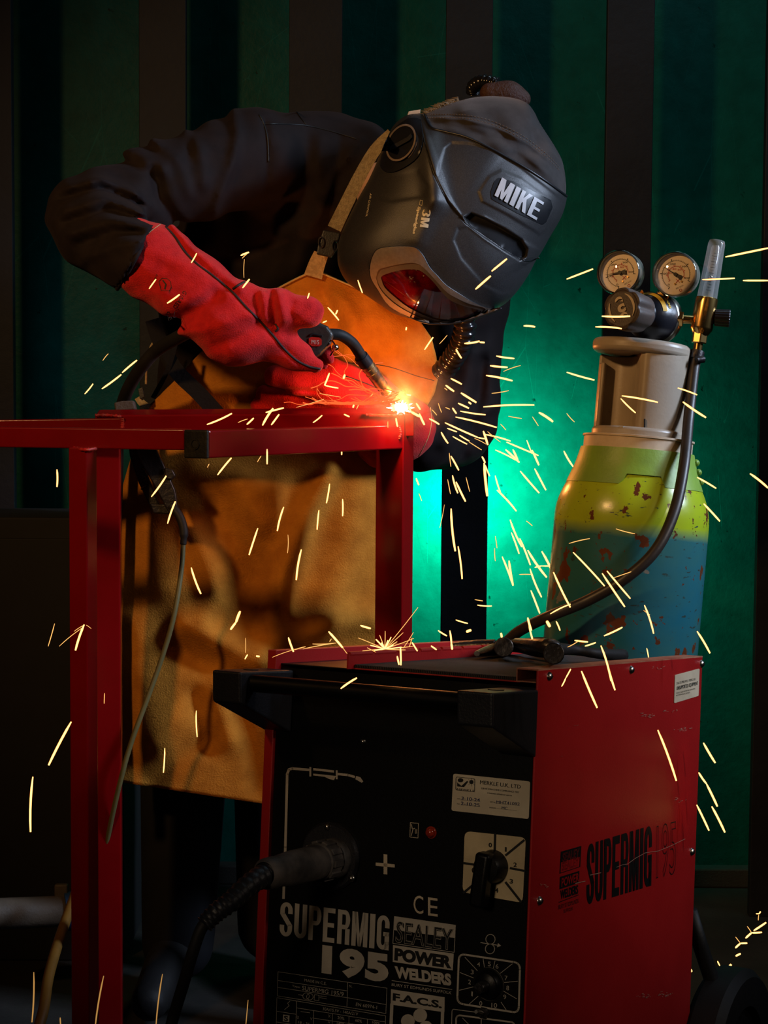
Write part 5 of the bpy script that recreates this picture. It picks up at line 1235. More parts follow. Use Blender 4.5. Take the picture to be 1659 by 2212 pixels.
seam([(503, 624), (515, 616), (528, 609)], .0018, 'piping', rgv, gm, 'piping', 5, .0012)
seam([(595, 700), (600, 710), (594, 716)], .0015, 'piping', rgv, gm, 'piping', 5, .0008)
# curled fingertips under the torch
for i, (a, b, c) in enumerate((((640, 742, 2.87, 15), (700, 752, 2.875, 14), (712, 776, 2.865, 11)), ((640, 758, 2.885, 14), (690, 770, 2.885, 13), (700, 788, 2.87, 10)), ((620, 772, 2.89, 13), (665, 785, 2.89, 12), (680, 796, 2.88, 10)))):
    bb = [(a, b), (b, c)]; lo, hi = cbox([a, b, c], 0.01); V_, F_ = sdf_mesh(bb, lo, hi, 0.0025, k=0.006)
    mesh_obj('glove_finger', V_, F_, 'glove_red', rgv, smooth=180)
g = MB()
def GT(s, x0, y0, x1, y1, hgt, **k):
    dx, dy = x1-x0, y1-y0; L_ = math.hypot(dx, dy); nx, ny = -dy/L_*hgt, dx/L_*hgt
    text_on(g, s, gm, (x0, y0), (x1, y1), (x0+nx, y0+ny), off=.0008, **k)
GT('G10-RED', 404, 632, 380, 668, 9); GT('EN 388', 341, 594, 336, 604, 4); GT('EN 12477', 372, 622, 366, 634, 4)
GT('CE', 366, 672, 372, 690, 8)
lines_on(g, [(343, 608), (350, 601), (360, 601), (368, 608), (370, 620), (366, 628), (348, 628)], 1.1, gm, .0008, True); lines_on(g, [(352, 606), (358, 614), (356, 624)], 3, gm, .0008); lines_on(g, [(378, 672), (386, 668), (384, 684), (375, 686)], 1, gm, .0008, True)
g.build('printed_marks', 'piping', rgv, smooth=0)
seam([(303, 520), (325, 500), (347, 484)], .0006, 'suede_edge', rgv, gm, 'cuff_stitching')

# left glove (lower, steadying the work)
G2 = [((868, 925, 3.13, 70), (795, 866, 3.09, 58), 1.1), ((835, 938, 3.14, 76), (868, 925, 3.13, 68)), ((795, 866, 3.09, 58), (715, 832, 3.07, 50), 1.2), ((700, 820, 3.055, 36), (640, 822, 3.045, 31)), ((640, 822, 3.045, 31), (596, 815, 3.045, 27)),
      ((700, 850, 3.085, 30), (630, 856, 3.09, 24)), ((630, 856, 3.09, 24), (570, 850, 3.095, 19)), ((700, 868, 3.09, 26), (630, 876, 3.10, 20)), ((630, 876, 3.10, 20), (556, 876, 3.105, 15)), ((700, 884, 3.09, 20), (640, 892, 3.1, 16)), ((790, 830, 3.07, 26), (720, 792, 3.05, 20))]
g2r = [([(690, 845), (620, 842), (580, 836)], 5, -.006), ([(800, 800), (860, 850), (905, 900)], 9, .004), ([(740, 810), (790, 850), (800, 880)], 9, -.005), ([(720, 800), (760, 830)], 8, .004)]
lo, hi = cbox([q for b in G2 for q in b[:2]], 0.03)
Vh, Fh = sdf_mesh(G2, lo, hi, 0.0034, k=0.012, rd=g2r, extra=lambda X, Y, Z, U, W: .0014*np.sin(U*.08+2*np.sin(W*.05))*np.sin(W*.07+Z*20))
lgv = mesh_obj('glove', Vh, Fh, 'glove_red', person, smooth=180, label='lower red leather gauntlet resting behind the red frame')
hb = bvh_of([(Vh, Fh)]); hm = surf_mapper(hb, 3.05)
seam([(745, 812), (790, 828), (840, 850), (880, 872), (905, 895)], .0012, 'piping', lgv, hm, 'piping', 5)
seam([(930, 880), (932, 910), (925, 945), (905, 985)], .0007, 'suede_edge', lgv, hm, 'cuff_stitching')

# apron
rowsY = [(586, 676, 692), (600, 645, 722), (622, 600, 775), (655, 558, 850), (690, 512, 905), (730, 465, 932), (770, 425, 942), (815, 385, 946), (850, 350, 938), (880, 318, 920), (940, 300, 905), (1000, 280, 880), (1060, 263, 860), (1250, 258, 856), (1500, 258, 856), (1690, 262, 856)]
NR, NC = 150, 90
yy = np.linspace(586, 1690, NR); LX = np.interp(yy, [r_[0] for r_ in rowsY], [r_[1] for r_ in rowsY]); RX = np.interp(yy, [r_[0] for r_ in rowsY], [r_[2] for r_ in rowsY])
U = LX[:, None]+(RX-LX)[:, None]*np.linspace(0, 1, NC)[None, :]
slant = np.clip((yy-900)/790, 0, 1)[:, None]*(U-262)/300*45
W = yy[:, None]+slant
D = np.interp(yy, [586, 700, 880, 1000, 1690], [3.10, 3.095, 3.115, 3.13, 3.13])[:, None]+0*U
cx = np.interp(yy, [586, 900, 1690], [730, 600, 520])[:, None]
D = D+0.055*np.clip(np.abs(U-cx)/330, 0, 1.4)**2
AR = [([(425, 1010), (520, 1060), (560, 1120)], 45, .020), ([(350, 1020), (340, 1150), (350, 1260)], 45, .016), ([(410, 1130), (455, 1230), (470, 1290), (440, 1330)], 24, .016), ([(480, 1080), (530, 1180), (545, 1300), (560, 1380)], 44, -.018),
      ([(720, 1010), (660, 1120), (610, 1230), (590, 1350)], 20, .022), ([(640, 1030), (600, 1130), (560, 1250)], 32, -.012), ([(700, 1130), (670, 1230), (640, 1310)], 32, -.010), ([(780, 1050), (760, 1200), (700, 1350)], 40, .014),
      ([(400, 1350), (470, 1385), (560, 1420)], 26, .022), ([(380, 1400), (450, 1440), (540, 1475)], 22, -.015), ([(800, 1340), (700, 1350), (620, 1380), (570, 1400)], 26, .020), ([(470, 1455), (530, 1440), (580, 1440)], 20, .014), ([(300, 1350), (310, 1450), (330, 1600)], 40, .010),
      ([(420, 1500), (445, 1580), (450, 1620)], 16, -.012), ([(450, 1600), (390, 1640), (330, 1690)], 20, -.012), ([(500, 1500), (540, 1600), (560, 1700)], 18, -.012), ([(475, 1500), (500, 1600)], 22, .010), ([(380, 1560), (340, 1600)], 26, .008),
      ([(735, 640), (770, 700), (755, 760), (745, 790)], 16, .010), ([(700, 640), (730, 700), (715, 780)], 12, -.008), ([(820, 680), (850, 740)], 30, .006), ([(360, 840), (362, 870)], 9, -.004), ([(430, 760), (520, 840)], 40, .008)]
D = D-ridges(U, W, AR)*1.0 - .0012*np.sin(U*.03+np.sin(W*.02)*2)*np.sin(W*.035)
# never let the apron sink into the jacket
for i in range(NR):
    for j in range(0, NC):
        r_ = ray(U[i, j], W[i, j]).normalized(); h_ = jb.ray_cast(CAM, r_)
        if h_[0] is not None:
            dj = (h_[0]-CAM).dot(fwd)
            if dj > 3.0: D[i, j] = min(D[i, j], dj-.006)
Dp = D.copy()
for _ in range(3): Dp[1:-1, 1:-1] = (Dp[1:-1, 1:-1]*2+Dp[:-2, 1:-1]+Dp[2:, 1:-1]+Dp[1:-1, :-2]+Dp[1:-1, 2:])/6
VA = [P(U[i, j], W[i, j], Dp[i, j]) for i in range(NR) for j in range(NC)]
FA = [(i*NC+j, i*NC+j+1, (i+1)*NC+j+1, (i+1)*NC+j) for i in range(NR-1) for j in range(NC-1)]
ap = mesh_obj('leather_apron', VA, FA, 'suede', person, smooth=180, solid=0.003, label='tan suede leather apron')
ab = bvh_of([(VA, FA)]); am = surf_mapper(ab, 3.1)
edge = [(600, 623), (640, 602), (676, 587), (694, 590), (722, 602), (775, 624), (815, 640), (850, 656), (880, 673)]
MB().tube([P(x, y, np.interp(x, [600, 720, 880], [3.098, 3.092, 3.085])) for x, y in spx(edge, 4)], .0016, 8).build('edge_binding', 'suede_edge', ap, smooth=180)
seam([(690, 768), (740, 782), (830, 790), (900, 812), (938, 822)], .0009, 'piping', ap, am, 'pocket_seam', 6, .0012)
# strap, buckle
ribbon('apron_strap', [(846, 288, 3.02), (812, 322, 3.03), (782, 372, 3.03), (748, 440, 3.035), (722, 494, 3.05)], (24, 31), .003, 'webbing', person, smooth=0, label='cream webbing strap')
ribbon('apron_strap', [(694, 548, 3.07), (684, 572, 3.08), (676, 598, 3.088)], (32, 40), .003, 'webbing', person, smooth=0)
bk_ = MB()
bkl = bar([(698, 496), (736, 503), (732, 520), (724, 524), (726, 540), (716, 556), (684, 549), (686, 530), (692, 522), (694, 508)], 3.045, .008, 'strap_buckle', 'plastic_black', person, .002)
for s in (-1, 1):
    c = (709+s*15, 527+s*4); MB().tube([P(x, y, 3.042) for x, y in circ(c, 6, 11, 16)], .0012, 6, closed=True).build('buckle_clip', 'plastic_black', bkl)
# waist belt with holes, tie webbing
ribbon('waist_belt', [(330, 690, 3.06), (345, 735, 3.055), (380, 800, 3.04), (430, 850, 3.035), (480, 905, 3.05)], 34, .004, 'belt_black', person, smooth=0)
ribbon('waist_strap', [(380, 740, 3.035), (362, 800, 3.04), (330, 860, 3.06)], 10, .002, 'belt_black', person, smooth=0)
MB().tube(smoothpath([P(340, 728, 3.12), P(325, 750, 3.12), P(317, 785, 3.12), P(315, 830, 3.12)], 6), .002, 6).build('tie_cord', 'webbing', person, smooth=180)
ribbon('tie_webbing', [(298, 858, 3.125), (306, 870, 3.12), (322, 882, 3.11)], 16, .003, 'webbing', person, smooth=0)
bar([(298, 840), (308, 836), (312, 858), (302, 862)], 3.115, .006, 'tie_buckle', 'plastic_black', person, .001)

# ---- helmet: closed shell around a centre, outline measured all the way round
HC = (985, 450); HD = 3.0; HT = 0.125
outl = [(913, 246), (881, 248), (852, 269), (834, 302), (819, 338), (798, 385), (772, 432), (747, 483), (733, 519), (729, 548), (732, 577), (747, 606), (770, 625), (794, 640), (819, 657), (855, 679), (903, 692), (953, 700), (1007, 692), (1062, 671), (1091, 656), (1116, 631), (1141, 595), (1156, 566), (1170, 544), (1188, 512), (1213, 468), (1224, 430), (1226, 395), (1219, 350), (1206, 322), (1186, 290), (1168, 262), (1155, 236), (1135, 216), (1095, 206), (1040, 205), (990, 215), (945, 232)]
ol = spx(outl+[outl[0]], 6); oa = np.array([(math.atan2(p[1]-HC[1], p[0]-HC[0]), math.hypot(p[0]-HC[0], p[1]-HC[1])) for p in ol[:-1]]); oa = oa[oa[:, 0].argsort()]
def orad(a): return np.interp(a, oa[:, 0], oa[:, 1], period=2*math.pi)
def inpoly(X, Y, L):
    X = np.asarray(X, float); c = np.zeros(X.shape, bool); n = len(L)
    for i in range(n):
        x1, y1 = L[i]; x2, y2 = L[i-1]
        if y1 == y2: continue
        c ^= ((y1 > Y) != (y2 > Y)) & (X < (x2-x1)*(Y-y1)/(y2-y1)+x1)
    return c
def sdpoly(X, Y, L):
    d = np.full(np.shape(X), 1e9)
    for i in range(len(L)): d = np.minimum(d, seg_d(X, Y, *L[i-1], *L[i]))
    return np.where(inpoly(X, Y, L), d, -d)
H = lambda x, y: (700+x/2.765, 150+y/2.765)
seamp = [H(575, 300), H(600, 430), H(632, 540), H(665, 640), H(740, 790), H(850, 920), H(960, 1000), H(1080, 1080), H(1200, 1142), H(1285, 1125)]
frontreg = [H(*p) for p in ((575, 300), (600, 430), (632, 540), (665, 640), (740, 790), (850, 920), (960, 1000), (1080, 1080), (1200, 1142), (1285, 1125), (1600, 800), (1600, -50), (500, -50))]
slot = [H(*p) for p in ((838, 885), (880, 862), (960, 890), (1080, 955), (1180, 1020), (1212, 1075), (1205, 1120), (1170, 1138), (1080, 1082), (960, 1002), (862, 925))]
mikep = [H(*p) for p in ((925, 730), (985, 640), (1060, 600), (1180, 650), (1355, 780), (1375, 840), (1330, 960), (1290, 985), (1100, 870), (945, 790))]
upper = [H(*p) for p in ((668, 640), (720, 470), (760, 436), (860, 440), (1010, 470), (1180, 590), (1400, 760), (1440, 800), (1400, 900), (1300, 1080), (1215, 1040), (960, 880), (820, 870))]
lowp = [H(*p) for p in ((775, 1020), (800, 950), (860, 940), (960, 1020), (1200, 1165), (1220, 1190), (1140, 1330), (1060, 1338), (960, 1290), (820, 1130))]
sidep = [H(*p) for p in ((290, 700), (330, 640), (560, 600), (620, 700), (600, 760), (400, 790), (310, 770))]
hoodb = [(916, 247), (931, 275), (960, 284), (1007, 296), (1062, 322), (1127, 358), (1180, 392), (1224, 424)]
hoodreg = hoodb+[(1400, 420), (1400, 60), (880, 60), (880, 240)]
def sm(d, w_): return 0.5+0.5*np.tanh(d/w_)
def relief(X, Y):
    r_ = .0035*sm(sdpoly(X, Y, frontreg), 1.6)
    r_ -= .0022*np.exp(-(np.min([seg_d(X, Y, *seamp[i], *seamp[i+1]) for i in range(len(seamp)-1)], axis=0)/2.2)**2)
    r_ -= .014*sm(sdpoly(X, Y, slot), 2.0); r_ += .0022*sm(sdpoly(X, Y, mikep), 2.5); r_ -= .003*sm(sdpoly(X, Y, upper), 3); r_ -= .002*sm(sdpoly(X, Y, lowp), 3); r_ -= .0016*sm(sdpoly(X, Y, sidep), 4)
    # soft ridge down the cheek, flat face beside it
    r_ += .011*np.exp(-(seg_d(X, Y, 925, 300, 940, 430)/24)**2)+.004*np.exp(-(seg_d(X, Y, 935, 430, 905, 520)/22)**2)
    return r_
def shell(reg, hood, nm, m, scale, nT=260, nR=150, fold=None):
    TH = np.linspace(-math.pi, math.pi, nT, endpoint=False); PH = np.linspace(0, 1, nR)
    V3 = []; keep = []
    for side in (-1, 1):
        t_ = np.sin(PH*math.pi/2)
        TT, SS = np.meshgrid(TH, t_)
        R_ = orad(TT)*SS*scale
        X = HC[0]+R_*np.cos(TT); Y = HC[1]+R_*np.sin(TT)
        zz = np.sqrt(np.clip(1-SS**2.3, 0, 1))**0.92
        rel = relief(X, Y)*np.clip((1-SS)*12, 0, 1) if (side < 0 and reg != 'hood') else 0*X
        if fold is not None: rel = rel+fold(X, Y)*np.clip((1-SS)*9, 0, 1)*np.clip(sdpoly(X, Y, hoodreg)/18, 0, 1)
        Dp_ = HD+side*(HT*scale*zz+rel)
        V3.append((X, Y, Dp_))
    vs = []; fs = []
    for k_, (X, Y, Dp_) in enumerate(V3):
        n0 = len(vs); vs += [P(X[i, j], Y[i, j], Dp_[i, j]) for i in range(nR) for j in range(nT)]
        hm_ = sdpoly((X[:-1]+X[1:])/2, (Y[:-1]+Y[1:])/2, hoodreg)
        for i in range(nR-1):
            for j in range(nT):
                ins = hm_[i, j] > 0
                if (reg == 'hood' and not ins and hm_[i, j] < -12) or (reg == 'shell' and ins): continue
                fs.append([n0+i*nT+j, n0+i*nT+(j+1) % nT, n0+(i+1)*nT+(j+1) % nT, n0+(i+1)*nT+j])
    return vs, fs
hel = empty('h_', (0, 0, 0)); bpy.data.objects.remove(hel)
vs, fs = shell('shell', False, '', '', 1.0, nT=420, nR=220)
hs = mesh_obj('welding_helmet', vs, fs, 'helmet_shell', person, smooth=180, label='matt black welding helmet')
fv, ff = shell('all', False, '', '', 1.0); hbv = bvh_of([(fv, ff)]); hmp = surf_mapper(hbv, 2.88)
def hf(X, Y):
    r_ = .004*np.sin(X*.045+Y*.03+1.5*np.sin(Y*.04))+.0025*np.sin(X*.09-Y*.06)
    for pts, wd, am in (([(940, 255), (1000, 258), (1070, 275), (1140, 310), (1190, 350), (1222, 385)], 4, .004), ([(1080, 330), (1120, 320), (1160, 350), (1200, 400)], 12, .005), ([(1090, 300), (1150, 330)], 10, -.004), ([(1000, 240), (1060, 235)], 14, .004), ([(960, 270), (1040, 290)], 8, -.003)):
        r_ = r_+ridges(X, Y, [(pts, wd, am)])
    return r_
vs, fs = shell('hood', True, '', '', 0.986, fold=hf)
hood = mesh_obj('crown_cover', vs, fs, 'hood_cloth', hs, smooth=180, label='dark stitched cloth crown cover')
hv2 = bvh_of([(vs, fs)]); hm2 = surf_mapper(hv2, 2.9)
for dy in (-3, 4):
    path = spx([(920, 250+dy), (960, 250+dy), (1010, 252+dy), (1070, 267+dy), (1130, 297+dy), (1180, 335+dy), (1208, 364+dy)], 16)
    mb = MB()
    for i in range(0, len(path)-1, 2): mb.tube([hm2(path[i][0], path[i][1], .0012), hm2(path[i+1][0], path[i+1][1], .0012)], .0006, 5)
    mb.build('stitching', 'thread', hs, smooth=0)
seam(hoodb, .0022, 'helmet_dark', hs, hmp, 'shell_edge', 8, .0004)
seam(seamp, .0011, 'helmet_dark', hs, hmp, 'shell_seam', 8, .0002)
slc = np.mean(slot, axis=0)
patch('view_slot', [tuple(np.array(q_)+(slc-np.array(q_))/np.linalg.norm(slc-np.array(q_))*5) for q_ in slot], hmp, 'helmet_dark', hs, off=.0006, back=.002, step=8, smooth=30)
# visor frame and lens
fo = [(799, 582), (802.5, 561), (813, 541), (831, 535), (862, 533), (891, 534), (903, 540), (915, 555), (927.5, 578), (944, 596), (964, 617), (995, 637), (1016, 650), (1042, 662), (1067, 667), (1082, 665), (1076, 670), (1046, 681), (1007, 693), (975, 699), (944, 700), (913, 696), (872, 679), (841, 661), (817, 627), (802, 602)]
ln = [(823, 600), (829, 594), (862, 584), (895, 582), (913, 588), (936, 609), (954, 631), (975, 650), (1005, 662), (1040, 672), (1016, 686), (985, 694), (954, 693), (923, 684), (882, 664), (852, 641), (831, 621)]
mid = [(812, 600), (818, 583), (835, 577), (862, 571), (890, 568), (908, 573), (925, 588), (945, 610), (966, 632), (990, 646), (1015, 657), (1050, 668), (1022, 684), (985, 697), (950, 696), (915, 689), (872, 669), (840, 646), (820, 622)]
fo = [tuple(p) for p in spx(fo+[fo[0]], 3)[:-1]]; ln = [tuple(p) for p in spx(ln+[ln[0]], 3)[:-1]]; mid = [tuple(p) for p in spx(mid+[mid[0]], 3)[:-1]]
vf = patch('visor_frame', fo, hmp, 'helmet_grey', hs, off=.0075, back=.010, step=7, holes=(mid,), smooth=35, bevel=.0012, label='grey moulded visor frame')
patch('visor_inner_frame', mid, hmp, 'helmet_grey_dark', hs, off=.0045, back=.007, step=7, holes=(ln,), smooth=35, bevel=.0008)
patch('visor_lens', ln, hmp, 'lens_red', hs, off=.0012, back=.003, step=9, smooth=60, label='glossy dark red lens')
seam(fo+[fo[0]], .0013, 'helmet_dark', hs, hmp, 'frame_gap', 1, .0005)
# control knob at the ear
kp_ = hmp(865, 308, 0); dk = patch('knob_base', [tuple(p) for p in spx([H(*q_) for q_ in ((500, 292), (560, 290), (580, 330), (590, 420), (560, 520), (470, 590), (390, 615), (340, 590), (335, 520), (370, 420), (430, 340), (500, 292))], 3)[:-1]], hmp, 'helmet_dark', hs, off=.004, back=.006, step=7, smooth=40, bevel=.001)
rt2 = math.radians(28)
def el(rx, ry, n=36): return [(866+rx*math.cos(a)*math.cos(rt2)-ry*math.sin(a)*math.sin(rt2), 308+rx*math.cos(a)*math.sin(rt2)+ry*math.sin(a)*math.cos(rt2)) for a in np.linspace(0, 2*math.pi, n+1)[:-1]]
patch('knob_ring', el(29, 43), hmp, 'helmet_grey', hs, off=.0105, back=.008, step=6, holes=(el(25.5, 38.5),), smooth=35)
kb_ = patch('adjusting_knob', el(25, 38), hmp, 'helmet_dark', hs, off=.0085, back=.006, step=6, smooth=35, bevel=.0015)
patch('knob_grip', [(840, 316), (846, 314), (880, 296), (888, 288), (890, 296), (884, 303), (850, 322), (842, 324)], hmp, 'helmet_shell', hs, off=.015, back=.008, step=5, smooth=35, bevel=.001)
patch('knob_badge', [tuple(p) for p in spx([H(*q_) for q_ in ((497, 520), (510, 480), (540, 437), (556, 432), (552, 455), (525, 505), (505, 528), (497, 520))], 2)[:-1]], hmp, 'helmet_grey_dark', hs, off=.0055, back=.002, step=4, smooth=30)
bar([H(497, 275), H(505, 250), H(575, 238), H(575, 262), H(530, 268)], 2.995, .004, 'head_harness_tab', 'ring_cream', hs, .0008)
# lettering on the helmet
g = MB(); text_on(g, 'MIKE', hmp, H(1064, 645), H(1318, 796), H(1018, 752), off=.0026, subdiv=.09, heavy=True); g.build('name_lettering', 'decal_silver', hs, smooth=0)
patch('name_plate', [(1068, 392), (1077, 384), (1110, 392), (1190, 432), (1194, 448), (1180, 480), (1172, 486), (1120, 462), (1062, 430), (1060, 415)], hmp, 'helmet_dark', hs, off=.0008, back=.001, step=7, smooth=60)
g = MB(); text_on(g, '3M', hmp, H(640, 838), H(622, 946), H(590, 832), off=.0010, subdiv=.15, heavy=True)
text_on(g, 'Speedglas', hmp, H(578, 822), H(546, 985), H(556, 817), bold=.04, off=.0010); g2_ = MB(); text_on(g2_, 'AIR CONTROL', hmp, H(285, 742), H(258, 882), H(275, 739), off=.0010); g2_.build('vent_lettering', 'decal_cream', hs, smooth=0)
lines_on(g, [H(588, 783), H(585, 812), H(570, 808), H(574, 780)], .8, hmp, .0010, True)
g.build('maker_lettering', 'decal_cream', hs, smooth=0)
# breathing hoses
def corr(pts, r, m, nm, par, n=26, pitch=5):
    q = smoothpath([P(*p) for p in pts], 14); R_ = [r*(1.0+.16*math.sin(i*2*math.pi/pitch)) for i in range(len(q))]
    return MB().tube(q, R_, n).build(nm, m, par, smooth=180)
mat('hose_gloss', (0.010, 0.010, 0.011), rough=0.18)
corr([(1005, 670, 3.04), (1004, 710, 3.05), (995, 745, 3.07), (978, 775, 3.1), (955, 805, 3.13)], .0175, 'hose_gloss', 'breathing_hose', hs)
corr([(1022, 200, 3.06), (1024, 186, 3.05), (1045, 176, 3.03), (1075, 182, 3.02)], .0105, 'hose_gloss', 'breathing_hose', hs, pitch=4)
V_, F_ = sdf_mesh([((1058, 201, 3.02, 22), (1100, 204, 3.02, 20)), ((1100, 204, 3.02, 20), (1130, 215, 3.02, 16))], *cbox([(1052, 200, 3.02, 24), (1128, 212, 3.02, 24)], .02), .003)
mesh_obj('hose_sleeve', V_, F_, 'brown_leather', hs, smooth=180)
# hair at the back of the head
g = MB(); rr_ = random.Random(4)
for i in range(150):
    x = rr_.uniform(922, 992); y = 249-(x-915)*.42+rr_.uniform(-1, 8); d = 3.02+rr_.uniform(-.02, .02)
    g.tube([P(x, y+4, d), P(x-3, y-4-rr_.uniform(0, 3), d), P(x-12-rr_.uniform(0, 8), y-3-rr_.uniform(0, 4), d+.003)], [.0009, .0007, .0003], 4)
tag(g.build('hair', 'hair_grey', hs, smooth=180, label='short fair hair showing above the cover'), kind='stuff')
# ================================================================== the arc, its smoke and the sparks
def emat(name, hot, edge, s1, s2, pw=1.5):
    m = bpy.data.materials.new(name); m.use_nodes = True; N = m.node_tree.nodes; L = m.node_tree.links
    for q_ in list(N): N.remove(q_)
    o = N.new('ShaderNodeOutputMaterial'); e = N.new('ShaderNodeEmission'); lw = N.new('ShaderNodeLayerWeight'); lw.inputs[0].default_value = 0.5
    mx = N.new('ShaderNodeMix'); mx.data_type = 'RGBA'; L.new(lw.outputs['Facing'], mx.inputs['Factor']); mx.inputs[6].default_value = (*[c*s1 for c in hot], 1); mx.inputs[7].default_value = (*[c*s2 for c in edge], 1)
    L.new(mx.outputs[2], e.inputs[0]); e.inputs[1].default_value = 1.0; L.new(e.outputs[0], o.inputs[0]); MAT[name] = m; m.cycles.emission_sampling = 'NONE'
    return m
emat('arc_glow', (1, .93, .75), (1, .55, .16), 14, 6)
emat('spark_hot', (1, .52, .15), (1, .22, .02), 3.6, 1.3)
emat('spark_thin', (1, .50, .14), (1, .25, .03), 1.5, .5)
emat('spark_dim', (1, .52, .14), (1, .36, .08), .50, .2)
emat('thread_glow', (1, .13, .03), (1, .09, .015), 1.3, .9)
arc = MB(); rr_ = random.Random(12)
n = 20; c = P(866, 881, 2.972)
prof = [(0.0095*math.sin(math.pi*i/n)*(1+.0*i), -.0075*math.cos(math.pi*i/n)) for i in range(n+1)]
arc.lathe(prof, c, UPV, 24)
for an, L_ in ((20, .020), (-25, .017), (160, .022), (195, .016), (75, .013), (110, .011), (-60, .012), (-120, .012), (45, .012), (135, .014), (0, .022), (180, .024)):
    a = math.radians(an); d = RGT*math.cos(a)+UPV*math.sin(a)-fwd*.1
    arc.tube([c, c+d*L_*.55, c+d*L_], [.0042, .0022, .0003], 8)
tag(arc.build('weld_arc', 'arc_glow', None, smooth=180), 'white hot welding arc at the corner of the red frame under the nozzle', 'welding arc')

# smoke
m = bpy.data.materials.new('smoke'); m.use_nodes = True; N = m.node_tree.nodes; L = m.node_tree.links
for q_ in list(N): N.remove(q_)
o = N.new('ShaderNodeOutputMaterial'); vs_ = N.new('ShaderNodeVolumeScatter'); vs_.inputs['Color'].default_value = (.95, .9, .85, 1); vs_.inputs['Anisotropy'].default_value = 0.2
tc = N.new('ShaderNodeTexCoord'); nz_ = N.new('ShaderNodeTexNoise'); nz_.inputs['Scale'].default_value = 24; nz_.inputs['Detail'].default_value = 5; nz_.inputs['Distortion'].default_value = 1.5; L.new(tc.outputs['Object'], nz_.inputs['Vector'])
vl = N.new('ShaderNodeVectorMath'); vl.operation = 'LENGTH'
mp = N.new('ShaderNodeMapping'); mp.inputs['Scale'].default_value = (1/.115, 1/.06, 1/.075); L.new(tc.outputs['Object'], mp.inputs[0]); L.new(mp.outputs[0], vl.inputs[0])
fo_ = N.new('ShaderNodeMapRange'); fo_.inputs[1].default_value = 1.0; fo_.inputs[2].default_value = 0.1; L.new(vl.outputs['Value'], fo_.inputs[0])
r1 = N.new('ShaderNodeMapRange'); r1.inputs[1].default_value = .35; r1.inputs[2].default_value = .68; r1.inputs[3].default_value = .15; r1.inputs[4].default_value = 3.2; L.new(nz_.outputs['Fac'], r1.inputs[0])
mu = N.new('ShaderNodeMath'); mu.operation = 'MULTIPLY'; L.new(fo_.outputs[0], mu.inputs[0]); L.new(r1.outputs[0], mu.inputs[1]); L.new(mu.outputs[0], vs_.inputs['Density']); L.new(vs_.outputs[0], o.inputs['Volume'])
MAT['smoke'] = m
n = 16; sc_ = P(862, 858, 2.93); prof = [(math.sin(math.pi*i/n), -math.cos(math.pi*i/n)) for i in range(n+1)]
mb = MB().lathe(prof, (0, 0, 0), (0, 0, 1), 24)
mb.v = [sc_+Vector((v.x*.115, v.y*.06, v.z*.075)) for v in mb.v]
so = mb.build('weld_smoke', 'smoke', None, smooth=180)
tag(so, 'thin haze of smoke drifting around the bright welding arc', 'smoke', kind='stuff')

# faint glowing threads curling away from the arc
mb = MB(); rr_ = random.Random(21)
for k_ in range(24):
    x, y = 866+rr_.uniform(-30, 0), 868+rr_.uniform(-22, 10); pts = [(x, y)]
    an = math.radians(180+rr_.uniform(-28, 18)); cv = rr_.uniform(-.16, .16)
    for s in range(rr_.randint(6, 15)):
        an += cv+rr_.uniform(-.6, .6); an = math.radians(180)+(an-math.radians(180))*.93
        x += 17*math.cos(an); y += 17*math.sin(an)*.75; y = y if y < 874 else 874-rr_.uniform(0, 7); pts.append((x, y))
    mb.tube(smoothpath([P(px, py, 2.925-.05*min(1, (866-px)/300)) for px, py in pts], 4), .00055 if k_ % 3 else .0009, 5)
tag(mb.build('ember_threads', 'thread_glow', None, smooth=180), 'tangle of faint red glowing threads curling left of the weld over the lower glove', 'glowing threads', kind='stuff')

